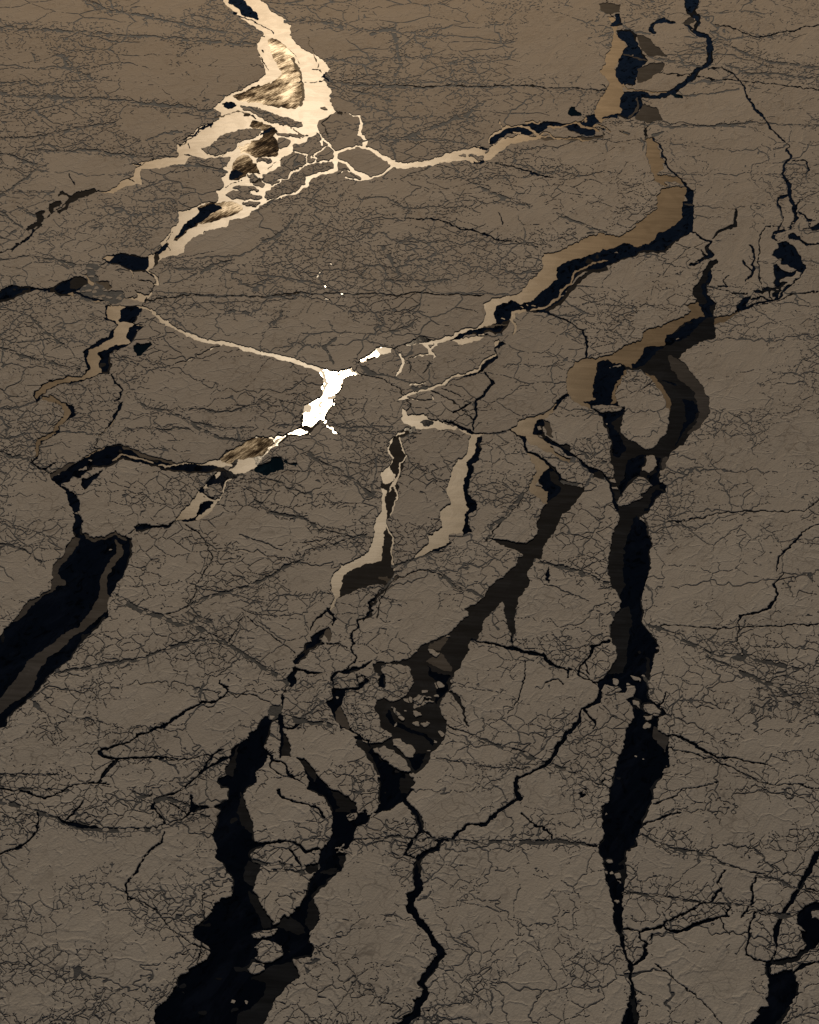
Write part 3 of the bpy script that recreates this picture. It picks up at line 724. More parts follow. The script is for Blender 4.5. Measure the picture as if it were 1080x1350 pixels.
L C @0,0,1 655,448,1.2 656,462,1.2
L C @0,0,1 392,888,1.2 378,905,1.2 372,918,1.2 371,934,1.2
L C @0,0,1 516,760,1.2 500,800,1.2 495,815,1.2
L C @0,0,1 466,870,1.2 458,884,1.2
L C @0,0,1 628,573,1.2 650,572,1.2 675,565,1.2
L C @0,0,1 640,713,1.2 646,705,1.2 670,680,1.2 700,640,1.2 703,625,1.2
L C @0,0,1 752,880,1.2 770,888,1.2 790,905,1.2
L C @0,0,1 452,1112,1.2 475,1106,1.2 497,1106,1.2
L C @0,0,1 1056,702,1.2 1075,692,1.2 1240,640,1.2
L C @0,0,1 976,830,1.2 972,845,1.2 985,868,1.2
L C @0,0,1 932,92,1.2 950,88,1.2 965,98,1.2
L C @0,0,1 931,338,1.2 938,345,1.2 942,352,1.2
L C @0,0,1 458,150,1.2 448,150,1.2 438,148,1.2
L C @0,0,1 436,107,1.2 470,110,1.2 550,113,1.2 640,112,1.2 740,116,1.2 800,119,1.2
L C @0,0,1 190,398,1.2 250,390,1.2 330,390,1.2 420,386,1.2 500,388,1.2 560,387,1.2 640,390,1.2
L C @0,0,1 298,55,1.2 345,57,1.2
L C @0,0,1 252,797,1.2 238,806,1.2 222,812,1.2
L C @0,0,1 522,762,1.2 555,750,1.2 575,755,1.2 592,765,1.2
L C @0,0,1 195,1000,1.2 235,1002,1.2 275,995,1.2 292,1003,1.2
L C @0,0,1 300,912,1.2 330,915,1.2 352,925,1.2 368,940,1.2
L C @0,0,1 132,1028,1.2 128,1038,1.2
L C @0,0,1 168,1182,1.2 205,1198,1.2 225,1225,1.2 255,1245,1.2 276,1254,1.2
L C @0,0,1 798,1033,1.2 806,1042,1.2
L C @0,0,1 575,952,1.2 588,955,1.2 602,962,1.2
L C @0,0,1 855,165,1.2 850,172,1.2 852,182,1.2
L C @0,0,1 866,166,1.2 850,160,1.2
L C @0,0,1 540,478,1.2 545,485,1.2 540,492,1.2
L C @0,0,1 1005,402,1.2 1060,385,1.2 1100,380,1.2 1240,360,1.2
L C @0,0,1 935,378,1.2 960,385,1.2 985,388,1.2
L C @0,0,1 390,862,1.2 372,850,1.2 345,830,1.2 325,815,1.2
L C @0,0,1 245,690,1.2 262,705,1.2 280,735,1.2 262,770,1.2 250,798,1.2
L C @0,0,1 865,500,1.2 850,512,1.2
L C @0,0,1 718,900,1.2 736,895,1.2 745,902,1.2
L C @0,0,1 555,505,1.2 580,520,1.2 610,540,1.2 626,556,1.2
L C @0,0,1 950,1210,1.2 962,1235,1.2
L C @0,0,1 862,1270,1.2 940,1330,1.2 1000,1420,1.2
L C @0,0,1 790,111,1.2 806,120,1.2
L C @0,0,1 372,260,1.2 350,266,1.2
L C @0,0,1 806,24,1.2 800,5,1.2 804,-60,1.2 800,-160,1.2
L C @0,0,1 780,153,1.2 796,162,1.2
L C @0,0,1 846,156,1.2 856,186,1.2
L C @0,0,1 250,1395,1.2 240,1500,1.2
L C @0,0,1 437,148,1.2 425,160,1.2 432,176,1.2
L C @0,0,1 1082,118,1.2 1200,130,1.2
L C @0,0,1 942,30,1.2 1000,50,1.2 1090,30,1.2
L C @0,0,1 320,815,1.2 300,850,1.2 265,842,1.2
L C @0,0,1 880,985,1.2 940,1000,1.2 1000,1030,1.2 1080,1040,1.2 1240,1050,1.2
L C @0,0,1 872,825,1.2 960,828,1.2 1080,822,1.2 1240,835,1.2
L C @0,0,1 880,690,1.2 960,675,1.2 1060,672,1.2 1100,640,1.2 1240,600,1.2
L C @0,0,1 1005,385,1.2 1000,320,1.2 1010,300,1.2 1040,300,1.2 1055,262,1.2
'''
SMOOTH = '''a0 800,420,230,110 a0 750,590,150,60 a0 380,820,150,90 b0 130,330,180,110 b0 600,180,130,70 b0 640,550,120,60 c0 830,200,170,90 c0 820,300,150,60
b1 100,230,220,70 b1 100,900,300,150 b1 330,680,180,60 d1 650,880,220,150 d0 500,520,190,60 d0 320,200,110,60 d0 430,60,60,60 d0 330,370,100,50 d0 650,80,100,50 a3 750,400,170,80 a3 780,530,260,60 a3 680,840,150,60 a3 900,650,120,80 b3 600,700,130,110 b3 230,470,130,90
c3 260,960,220,90 c3 850,430,200,90 c3 850,100,200,80 c3 250,130,180,90 c3 400,300,100,60 b4 800,430,190,140 b4 430,400,110,60 b4 400,60,150,80 b4 560,0,100,40 a4 300,250,180,110 a4 620,800,170,130 a4 680,260,160,90 a4 400,600,130,90 a4 120,960,100,60 c4 280,30,150,100 c4 550,160,140,50 c4 480,270,80,50 c4 700,540,90,50 c4 750,370,120,60
d4 680,110,200,90 d4 300,280,120,70 d4 560,900,260,150 d4 720,420,90,60 d4 880,430,90,50 d4 50,600,100,120 d4 600,640,120,60 b2 370,650,190,100 b2 650,580,100,50 b2 130,10,150,60 b2 120,1000,110,50 b2 600,870,120,60 c2 180,900,150,70 c2 850,980,190,110 c2 1000,480,100,60 c2 200,530,120,70 c2 280,250,120,60 c2 540,580,60,50 c2 900,150,100,60
d2 250,120,110,100 d2 730,900,150,80 d2 650,320,120,90 d2 1000,220,120,80 d2 590,780,110,50 a2 180,510,160,80 a2 380,540,100,60 a2 150,870,90,60 a2 330,230,100,50 a2 850,840,70,40 a2 1020,990,80,50 d3 950,650,200,60 c1 650,120,180,60 c1 420,650,110,60 c1 750,700,150,60 c1 250,790,80,60'''
# ---------------------------------------------------------------- survey grid -> classes
CLS = {c: i for i, c in enumerate('INKGWRBD')}; CLS['C'] = 9          # I=0 ice ... D dark band
S = 1.6                                                  # grid samples per survey unit
X0, Y0, X1, Y1 = -150.0, -150.0, 1230.0, 1500.0
NX, NY = int((X1 - X0) * S), int((Y1 - Y0) * S)
rng = np.random.RandomState(7)

def sheet(tok):
    if tok[0] == '@':
        a, b, s = tok[1:].split(',')
        return float(a), float(b), float(s)
    return {'a': 0, 'b': 250, 'c': 500, 'd': 780}[tok[0]], {'0': 0, '1': 250, '2': 520, '3': 790, '4': 1050}[tok[1]], 3.6

def parse_line(line):
    t = line.split()
    o = None; pts = []; w = 1.0
    for tok in t[2:]:
        if tok[0] == '@' or tok[0] in 'abcd':
            o = sheet(tok); continue
        v = [float(q) for q in tok.split(',')]
        if len(v) > 2: w = v[2]
        pts.append((o[0] + v[0] / o[2], o[1] + v[1] / o[2], w))
    if t[0] == 'L':                                      # what runs out of the surveyed ground runs on
        for e, nb in ((0, 1), (-1, -2)):
            x, y, w = pts[e]
            if x < 3 or x > 1077 or y < 3 or y > 1347:
                dx, dy = x - pts[nb][0], y - pts[nb][1]; l = math.hypot(dx, dy) + 1e-6
                q = (x + dx / l * 220, y + dy / l * 220, w)
                pts = [q] + pts if e == 0 else pts + [q]
    return t[0], CLS[t[1]], pts

def fill_poly(arr, pts, val):
    P = np.array([(p[0], p[1]) for p in pts])
    P = (P - [X0, Y0]) * S
    x, y = P[:, 0], P[:, 1]
    x2, y2 = np.roll(x, -1), np.roll(y, -1)
    for r in range(max(0, int(y.min())), min(NY - 1, int(y.max()) + 1) + 1):
        m = (y <= r) != (y2 <= r)
        if not m.any(): continue
        xs = np.sort(x[m] + (r - y[m]) * (x2[m] - x[m]) / (y2[m] - y[m]))
        for k in range(0, len(xs) - 1, 2):
            a = max(0, int(math.ceil(xs[k]))); b = min(NX, int(math.floor(xs[k + 1])) + 1)
            if b > a: arr[r, a:b] = val

def draw_line(arr, pts, val):
    for (ax, ay, aw), (bx, by, bw) in zip(pts[:-1], pts[1:]):
        w = max(aw, bw)
        i0 = max(0, int((min(ax, bx) - w - X0) * S)); i1 = min(NX, int((max(ax, bx) + w - X0) * S) + 2)
        j0 = max(0, int((min(ay, by) - w - Y0) * S)); j1 = min(NY, int((max(ay, by) + w - Y0) * S) + 2)
        if i1 <= i0 or j1 <= j0: continue
        xx = X0 + np.arange(i0, i1) / S; yy = (Y0 + np.arange(j0, j1) / S)[:, None]
        dx, dy = bx - ax, by - ay
        L2 = dx * dx + dy * dy + 1e-9
        t = np.clip(((xx - ax) * dx + (yy - ay) * dy) / L2, 0, 1)
        d = np.hypot(xx - ax - t * dx, yy - ay - t * dy)
        hw = np.maximum((aw + (bw - aw) * t) * 0.5, 0.62)
        sub = arr[j0:j1, i0:i1]
        sub[d < hw] = val

def lattice(sx, sy, smooth=False):
    """random values on a lattice sx by sy survey units, interpolated over the grid"""
    gx = np.arange(NX) / S / sx; gy = np.arange(NY) / S / sy
    ix = gx.astype(int); iy = gy.astype(int); fx = gx - ix; fy = gy - iy
    if smooth: fx = fx * fx * (3 - 2 * fx); fy = fy * fy * (3 - 2 * fy)
    L = rng.rand(iy.max() + 2, ix.max() + 2).astype(np.float32) * 2 - 1
    R = L[iy] * (1 - fy)[:, None].astype(np.float32) + L[iy + 1] * fy[:, None].astype(np.float32)
    return R[:, ix] * (1 - fx).astype(np.float32) + R[:, ix + 1] * fx.astype(np.float32)

# main outlines
cls = np.zeros((NY, NX), np.uint8)
hair = np.zeros((NY, NX), np.uint8); cut = hair.copy(); belt = hair.copy()                      # narrow cracks that split plates but not floes
for line in MAP.strip().splitlines():
    kind, c, pts = parse_line(line)
    if kind == 'P': fill_poly(cls, pts, c)
    elif c == CLS['W'] and max(p[2] for p in pts) <= 2.0: draw_line(hair, pts, 1)
    elif c == 9: draw_line(cut, pts, 1)
    elif c == CLS['D']: draw_line(cls, [(p[0], p[1], p[2] * 0.70) for p in pts], c)
    elif c == CLS['W']: draw_line(cls, [(p[0], p[1], p[2] * 0.86) for p in pts], c)
    else: draw_line(cls, pts, c)
    if kind == 'L' and c == CLS['D']: draw_line(belt, [(p[0], p[1], p[2] * 1.6 + 9) for p in pts], 1)
m_ = (hair == 1) & (cls != 0) & (cls != CLS['D']); cls[m_] = CLS['W']
nx_ = lattice(26, 20) * 3.0 + lattice(11, 8) * 1.9; ny_ = lattice(26, 20) * 2.2 + lattice(11, 8) * 1.6
nx_ += lattice(5.5, 4.2) * 1.3; ny_ += lattice(5.5, 4.2) * 1.15    # warp of the fracture net
wx = nx_ + lattice(7, 4) * 1.0 + lattice(4, 2.6) * 1.3 + lattice(2.2, 1.7) * 1.2          # warp of the lead edges, more ragged
wy = ny_ + lattice(7, 4) * 0.8 + lattice(4, 2.6) * 1.1 + lattice(2.2, 1.7) * 1.0
jj, ii = np.mgrid[0:NY, 0:NX]
sj = np.clip((jj + wy * S * 0.8).round().astype(np.int32), 0, NY - 1)
si = np.clip((ii + wx * S * 0.8).round().astype(np.int32), 0, NX - 1)
cls = cls[sj, si]; hair = hair[sj, si]; cut = cut[sj, si]

# fields that steer the fine fracture net: calm plates and crushed belts
cn = lattice(34, 24, True)
calm = np.zeros((NY, NX), np.float32)
for line in SMOOTH.split('\n'):
    t = line.split()
    for k in range(0, len(t), 2):
        o = sheet(t[k]); v = [float(q) for q in t[k + 1].split(',')]
        cx, cy, rx, ry = o[0] + v[0] / 3.6, o[1] + v[1] / 3.6, v[2] / 3.6 * 1.05, v[3] / 3.6 * 1.05
        i0 = max(0, int((cx - 1.6 * rx - X0) * S)); i1 = min(NX, int((cx + 1.6 * rx - X0) * S))
        j0 = max(0, int((cy - 1.6 * ry - Y0) * S)); j1 = min(NY, int((cy + 1.6 * ry - Y0) * S))
        xx = (X0 + np.arange(i0, i1) / S - cx) / rx; yy = ((Y0 + np.arange(j0, j1) / S - cy) / ry)[:, None]
        r = np.sqrt(xx ** 2 + yy ** 2) + 0.30 * wx[j0:j1, i0:i1] / 3 + 0.25 * cn[j0:j1, i0:i1]
        calm[j0:j1, i0:i1] = np.maximum(calm[j0:j1, i0:i1], np.clip((1.15 - r) * 5, 0, 1))

# camera geometry: survey row -> distance
F = 675 / math.tan(math.radians(VFOV / 2))
vv = Y0 + np.arange(NY) / S
dep = PITCH + np.arctan((vv - 675) / F)                  # depression of each row
mpp = CAM_H / np.sin(dep) / F                            # metres per survey unit across, roughly
kx = (mpp / 0.46) ** 0.55
kv = kx / np.sin(dep) * 0.80
U0 = (X0 + np.arange(NX) / S - 540)[None, :] * kx[:, None]
V0 = (np.cumsum(kv) / S)[:, None] + 0.0 * U0

STR = np.interp(vv, [0, 250, 700, 1350], [0.66, 0.74, 0.92, 1.0])[:, None]   # far plates lie drawn out across the view

def fract_net(scale, warp, seed, jit=0.95, wide_=1.0):
    """distance (survey units) to the nearest cell wall of a warped cellular net, and cell hash"""
    r = np.random.RandomState(seed)
    u = (((U0 * STR) * wide_ + nx_ * warp + 400) / scale + 50).astype(np.float32)
    v = ((V0 + ny_ * warp * 1.3) / scale + 5).astype(np.float32)
    nu = int(u.max()) + 4; nv = int(v.max()) + 4
    ju = (r.rand(nv, nu).astype(np.float32) - .5) * jit + .5; jv = (r.rand(nv, nu).astype(np.float32) - .5) * jit + .5
    wt = (r.rand(nv, nu).astype(np.float32)) * 0.35
    iu = u.astype(np.int32); iv = v.astype(np.int32)
    fu = u - iu; fv = v - iv
    f1 = np.full(u.shape, 9, np.float32); f2 = f1.copy(); cid = np.zeros(u.shape, np.int32)
    for a in (-1, 0, 1):
        for b in (-1, 0, 1):
            A = iv + a; B = iu + b
            d = np.sqrt((b + ju[A, B] - fu) ** 2 + (a + jv[A, B] - fv) ** 2) - wt[A, B]
            nw = d < f1
            f2 = np.where(nw, f1, np.minimum(f2, d)); f1 = np.where(nw, d, f1)
            cid = np.where(nw, A * nu + B, cid)
    e = f2 - f1
    gy, gx = np.gradient(e)
    g = np.sqrt(gx * gx + gy * gy) * S
    g = np.clip(g, 0.7 / scale, 3.2 / scale)
    return e / g, cid

fade1 = lattice(70, 50, True) + 0.35 * lattice(20, 14, True)
fade2 = lattice(75, 50, True) + 0.3 * lattice(24, 16, True)
dens = lattice(85, 50, True) * 1.0 + lattice(36, 22, True) * 0.75 + 0.02
rowy = (Y0 + jj[:, :1] / S)
colx = (X0 + ii[:1, :] / S)
dens = dens + 0.55 * np.exp(-((colx - 470) / 200) ** 2 - ((rowy - 320) / 110) ** 2) + 0.35 * np.exp(-((colx - 560) / 220) ** 2 - ((rowy - 90) / 90) ** 2) + 0.3 * np.exp(-((colx - 80) / 120) ** 2 - ((rowy - 150) / 160) ** 2)
def soft(a, k):
    a = a.astype(np.float32)
    for ax in (0, 1):
        c_ = np.cumsum(np.concatenate([np.repeat(np.take(a, [0], ax), k, ax), a, np.repeat(np.take(a, [-1], ax), k + 1, ax)], ax), ax)
        n_ = a.shape[ax]
        a = (np.take(c_, np.arange(n_) + 2 * k, ax) - np.take(c_, np.arange(n_), ax)) / (2 * k)
    return a
belt = soft(soft(belt, 5), 4)
calm = calm * (1 - belt)
dH, _ = fract_net(95, 2.6, 16, 0.95, 0.42)               # long flat lenses of old ice with crushed seams between
fadeH = lattice(110, 60, True) + 0.4 * lattice(30, 20, True)
wH = np.where(fadeH > -0.25, np.clip(0.50 + 0.3 * fadeH, 0.42, 0.85), -1)
seam = np.exp(-np.clip(dH, 0, 60) / 5.0) * (fadeH > -0.1)
dens = dens - calm * 1.7 + 0.13 + belt * 0.75 + seam * 0.95
dA, _ = fract_net(58, 2.0, 11)
dB, _ = fract_net(20, 1.2, 12)
dC, _ = fract_net(10.5, 0.8, 13)
wA = np.clip(0.56 + 0.42 * fade1, 0, 1.0) * (1 - 0.55 * calm)
wB = np.clip(0.38 + 0.50 * fade2 + 0.35 * np.clip(dens, -1, 1), 0, 0.72) * np.clip(1 - calm * 1.2, 0, 1)
wC = np.clip((dens - 0.15) * 0.9 + 0.12 * fade1, 0, 0.60) * np.clip(1 - calm * 1.3, 0, 1)
for w_, mx_ in ((wA, 0.80), (wB, 0.52), (wC, 0.46)):
    on = w_ > 0.27; w_[:] = np.where(on, np.clip(w_ * 0.85, 0.40, mx_), -1)
net = np.minimum(np.minimum(np.minimum(dA - wA, dB - wB), dC - wC), dH - wH)
# crushed belts: chips of ice left standing in the dark refrozen bands
dR, cidR = fract_net(7.0, 0.6, 14)
chipkeep = np.random.RandomState(5).rand(cidR.max() + 1)[cidR] < 0.42
# floating chips in some leads
def blur(a, n=1):
    a = a.astype(np.float32)
    for _ in range(n):
        a = np.pad(a, 1, mode='edge')
        a = (a[:-2] + 2 * a[1:-1] + a[2:]) * .25
        a = (a[:, :-2] + 2 * a[:, 1:-1] + a[:, 2:]) * .25
    return a
D_ = CLS['D']
# a ledge of dark young ice along parts of the wide leads, and brash drifting near their edges
near = soft(cls == 0, 5); wide = soft(cls == CLS['W'], 14)
water0 = cls == CLS['W']
cls[water0 & (near > 0.20 + 0.22 * lattice(22, 14, True) + 0.12 * lattice(7, 5)) & (wide > 0.38) & (lattice(60, 40, True) > -0.25)] = CLS['K']
dQ, cidQ = fract_net(3.6, 0.5, 15)
keepq = np.random.RandomState(8).rand(cidQ.max() + 1)[cidQ]
f_brash = np.minimum(np.where(keepq < 0.0015 + 0.07 * np.clip(near * 2.5 - 0.35, 0, 1) * (lattice(40, 30, True) > 0.30), dQ - 0.62, -1), (blur(water0) - 0.7) * 2.5)
solid = cls == 0
f_floe = np.minimum((blur(solid) - 0.5) * 2.5, (0.40 - blur(cut)) * 2.5)                        # >0 inside a floe
f_chip = np.minimum(np.where(chipkeep, dR - 0.62, -1), (blur(cls == D_) - 0.62) * 2.5)
f_hair = (0.42 - blur(hair)) * 2.5
f_plate = np.minimum(np.minimum(f_floe, net), f_hair)
f_plate = np.minimum(f_plate, f_floe - 0.05)
jl = np.exp(-((colx - 560) / 42) ** 2 - ((rowy - 945) / 52) ** 2)   # broken pancakes crowding the dark middle lead
kr = np.random.RandomState(9).rand(cidR.max() + 1)[cidR]
f_brash = np.maximum(f_brash, np.minimum(np.where(kr < 0.16 * (jl > 0.35) * (lattice(18, 12, True) > -0.1), dR - 0.62, -1), (blur((cls == CLS['K']) | water0) - 0.75) * 2.5))
for f in (f_floe, f_plate, f_chip, f_brash):
    f[0] = f[-1] = -1; f[:, 0] = f[:, -1] = -1

# other sheets reach a little way under the floes
sub = cls.copy(); sub[solid] = 255
sub[solid & (blur(cut) > 0.25)] = CLS['K']             # dark sheet added in hairline partings to keep their water from glinting
for _ in range(4):
    m = sub == 255
    for ax, sh in ((0, 1), (0, -1), (1, 1), (1, -1)):
        r = np.roll(sub, sh, ax); sub = np.where(m & (r != 255), r, sub); m = sub == 255

def label(mask):
    """4-connected components by runs"""
    lab = np.zeros(mask.shape, np.int32)
    pad = np.zeros((mask.shape[0], mask.shape[1] + 2), np.int8); pad[:, 1:-1] = mask
    df = np.diff(pad, axis=1)
    rs = np.nonzero(df == 1); re_ = np.nonzero(df == -1)
    row, a, b = rs[0], rs[1], re_[1]
    n = len(row); par = list(range(n))
    def find(q):
        while par[q] != q:
            par[q] = par[par[q]]; q = par[q]
        return q
    start = np.searchsorted(row, np.arange(mask.shape[0] + 1)).tolist()
    al = a.tolist(); bl = b.tolist()
    for r in range(1, mask.shape[0]):
        i, i1 = start[r - 1], start[r]; j, j1 = start[r], start[r + 1]
        while i < i1 and j < j1:
            if al[i] < bl[j] and al[j] < bl[i]:
                p, q = find(i), find(j)
                if p != q: par[max(p, q)] = min(p, q)
            if bl[i] < bl[j]: i += 1
            else: j += 1
    roots = np.array([find(q) for q in range(n)])
    _, idx = np.unique(roots, return_inverse=True)
    d = np.zeros((mask.shape[0], mask.shape[1] + 1), np.int32)
    np.add.at(d, (row, a), idx + 1); np.add.at(d, (row, b), -(idx + 1))
    lab = np.cumsum(d, axis=1)[:, :-1]
    return lab, idx.max() + 1 if n else 0

def contours(f, lab):
    """marching squares at 0; loops as arrays of (x, y) survey units with the label inside; ice on one side.
    outer loops and holes come with opposite sign of area"""
    pos = f > 0
    H, W = f.shape
    a, b, c, d = pos[:-1, :-1], pos[:-1, 1:], pos[1:, 1:], pos[1:, :-1]     # tl tr br bl
    code = a * 1 + b * 2 + c * 4 + d * 8
    # edge ids: horizontal edge (r,c)-(r,c+1): r*W+c ; vertical edge (r,c)-(r+1,c): H*W + r*W+c
    table = {1: [('T', 'L')], 2: [('R', 'T')], 3: [('R', 'L')], 4: [('B', 'R')], 5: [('T', 'L'), ('B', 'R')], 6: [('B', 'T')], 7: [('B', 'L')],
             8: [('L', 'B')], 9: [('T', 'B')], 10: [('R', 'T'), ('L', 'B')], 11: [('R', 'B')], 12: [('L', 'R')], 13: [('T', 'R')], 14: [('L', 'T')]}
    HW = H * W
    src, dst = [], []
    for k, segs in table.items():
        r, q = np.nonzero(code == k)
        e = {'T': r * W + q, 'B': (r + 1) * W + q, 'L': HW + r * W + q, 'R': HW + r * W + q + 1}
        for s, t in segs: src.append(e[s]); dst.append(e[t])
    src = np.concatenate(src); dst = np.concatenate(dst)
    o = np.argsort(src); src = src[o]; dst = dst[o]
    nxt = np.searchsorted(src, dst).tolist()
    eid = src
    hor = eid < HW
    e2 = np.where(hor, eid, eid - HW)
    r = e2 // W; q = e2 % W
    r2 = np.where(hor, r, r + 1); q2 = np.where(hor, q + 1, q)
    f1, f2 = f[r, q], f[r2, q2]
    t = np.clip(f1 / (f1 - f2 + 1e-12), 0.04, 0.96)
    x = X0 + (q + t * hor) / S; y = Y0 + (r + t * ~hor) / S
    L = np.where(f1 > 0, lab[r, q], lab[r2, q2])
    P = np.stack([x, y], 1)
    seen = bytearray(len(nxt)); out = []
    for i in range(len(nxt)):
        if seen[i]: continue
        loop = []; j = i
        while not seen[j]:
            seen[j] = 1; loop.append(j); j = nxt[j]
        if len(loop) >= 6: out.append((int(L[loop[0]]), P[loop]))
    return out

def thin(P, tol):
    for k in range(7):
        n = len(P)
        if n < 8: break
        A = np.roll(P, 1, 0); B = np.roll(P, -1, 0)
        d = B - A; ln = np.hypot(d[:, 0], d[:, 1]) + 1e-9
        dist = np.abs(d[:, 0] * (P[:, 1] - A[:, 1]) - d[:, 1] * (P[:, 0] - A[:, 0])) / ln
        drop = (dist < tol) & (np.arange(n) % 2 == k % 2) & (ln < 14)
        if n % 2: drop[-1] = False
        if n - drop.sum() < 6: break
        if not drop.any() and k > 1: break
        P = P[~drop]
    return P

def area(P):
    x, y = P[:, 0], P[:, 1]
    return 0.5 * float(np.sum(x * np.roll(y, -1) - np.roll(x, -1) * y))
# ---------------------------------------------------------------- names for what was surveyed
BITS = {'N': ('slivers of pale sheen ice lining the narrow cracks', 'thin ice'), 'K': ('scraps of dark thin ice in the small cracks', 'thin ice'),
        'G': ('scraps of grey thin ice at the lead edges', 'thin ice'), 'B': ('puddles of dark blue melt water', 'puddles'),
        'D': ('dark slush frozen into short crushed seams of the pack', 'slush ice')}
LAND = [(385, 110, 'bright glint lead'), (425, 530, 'white glare patch'), (60, 850, 'wide black lead at the left edge'), (846, 540, 'round floe'),
        (320, 1200, 'black bottom left lead'), (840, 990, 'tall black lead on the right'), (650, 790, 'dark brown middle lead'), (600, 650, 'tall tan strip'),
        (500, 700, 'boot shaped tan lead'), (790, 310, 'broad tan upper right lead'), (805, 90, 'tan lead at top right'), (560, 1230, 'bottom zigzag crack'),
        (1030, 1310, 'bottom right corner lead'), (555, 935, 'pancake floes'), (450, 205, 'web of bright cracks'), (130, 450, 'zigzag tan lead'),
        (160, 600, 'arched black crack'), (932, 80, 'ring shaped crack'), (1040, 340, 'black pool at the right edge'), (120, 1075, 'curved dark band'),
        (970, 875, 'fan of grey seams'), (900, 440, 'forked dark lead'), (730, 620, 'split tan lead'), (575, 490, 'bright loops in the centre'),
        (200, 350, 'black pool on the left'), (90, 375, 'black lead leaving to the left'), (450, 1080, 'black right branch'), (1000, 1200, 'bottom right crack net'),
        (640, 180, 'bright crack at top centre'), (970, 200, 'long thin right crack'), (90, 265, 'fading arm of the glint lead'), (270, 650, 'bright claw below the glare')]
HAND = [(846, 539, 'round brown floe wrapped by the dark ring lead'), (767, 572, 'wedge floe left of the round floe across the black gap'),
        (800, 539, 'pale sliver floe bridging the gap beside the round floe'), (836, 646, 'cracked triangular floe below the round floe in the lead'),
        (857, 611, 'broken rubble floe just under the round floe'), (558, 642, 'block floe between boot shaped lead and tall tan strip'),
        (176, 654, 'oval floe enclosed under the arched black crack'), (237, 526, 'shield shaped floe left of the white glare patch'),
        (165, 369, 'small floe below the black pool on the left'), (372, 1158, 'tapering floe wedged between the two bottom left black leads'),
        (353, 1255, 'teardrop floe afloat in the bottom left black lead'), (360, 1230, 'thin pale floe above the teardrop floe'),
        (653, 828, 'triangle floe in the fork of the dark brown lead'), (792, 871, 'rounded floe left of the tall black lead'),
        (305, 185, 'long brown floe set in the bright glint lead'), (360, 153, 'slim dark brown floe across the bright glint lead'),
        (517, 999, 'cracked long floe below the pancake floes'), (533, 984, 'crumbly floe beside the pancake floes'), (835, 1246, 'small wedge floe beside the lowest black crack'),
        (862, 936, 'oval pale floe in the neck of the tall black lead'), (480, 212, 'lens shaped floe inside the web of bright cracks'),
        (281, 648, 'dark pebble shaped floe in the bright claw')]
NOUN = {'I': ('floe', 'ice floe'), 'N': ('thin ice', 'thin ice'), 'K': ('dark thin ice', 'thin ice'), 'G': ('grey thin ice', 'thin ice'), 'B': ('melt pond', 'melt pond'), 'D': ('refrozen band', 'refrozen lead')}
named = []
def seen(P): return bool(((P[:, 0] > 0) & (P[:, 0] < 1080) & (P[:, 1] > 0) & (P[:, 1] < 1350)).any())

def describe(ob, c, px, ar, loop):
    ob['category'] = NOUN[c][1]
    inside_ = loop[(loop[:, 0] > -5) & (loop[:, 0] < 1085) & (loop[:, 1] > -5) & (loop[:, 1] < 1355)]
    q = inside_ if len(inside_) > 3 else loop
    cx, cy = (q.min(0) + q.max(0)) / 2
    ev, evec = np.linalg.eigh(np.cov((q - q.mean(0)).T))
    el = math.sqrt(max(ev[1], 1e-6) / max(ev[0], 1e-3)); a = abs(math.degrees(math.atan2(evec[1, 1], evec[0, 1])))
    a = min(a, 180 - a)
    size = 'tiny' if ar < 90 else 'small' if ar < 350 else 'medium' if ar < 2500 else 'large' if ar < 20000 else 'huge'
    shape = 'narrow' if el > 4.5 else 'long' if el > 2.3 else 'broad'
    lie = 'level' if a < 18 else 'slanting' if a < 62 else 'upright'
    tone = ''
    if c == 'N': tone = 'cream ' if abs(cx - 415) < 130 and cy < 640 else 'tan ' if abs(cx - 415) < 330 else 'brown '
    if c == 'D': tone = 'dark grey '
    if c == 'B': tone = 'dark blue '
    named.append((ob, c, cx, cy, ar, size, shape, lie, tone))

def place(cx, cy, k):
    d = sorted((math.hypot(cx - x, cy - y), x, y, n) for x, y, n in LAND)[k]
    dx, dy = cx - d[1], cy - d[2]
    if d[0] < 22: w = 'at'
    else:
        v = 'below' if dy > 0.4 * d[0] else 'above' if dy < -0.4 * d[0] else ''
        h = 'right of' if dx > 0.4 * d[0] else 'left of' if dx < -0.4 * d[0] else ''
        w = {'right of': 'right', 'left of': 'left'}.get(h, '')
        w = (v + ' and ' + h) if v and h else (v or h)
    return w + ' the ' + d[3]

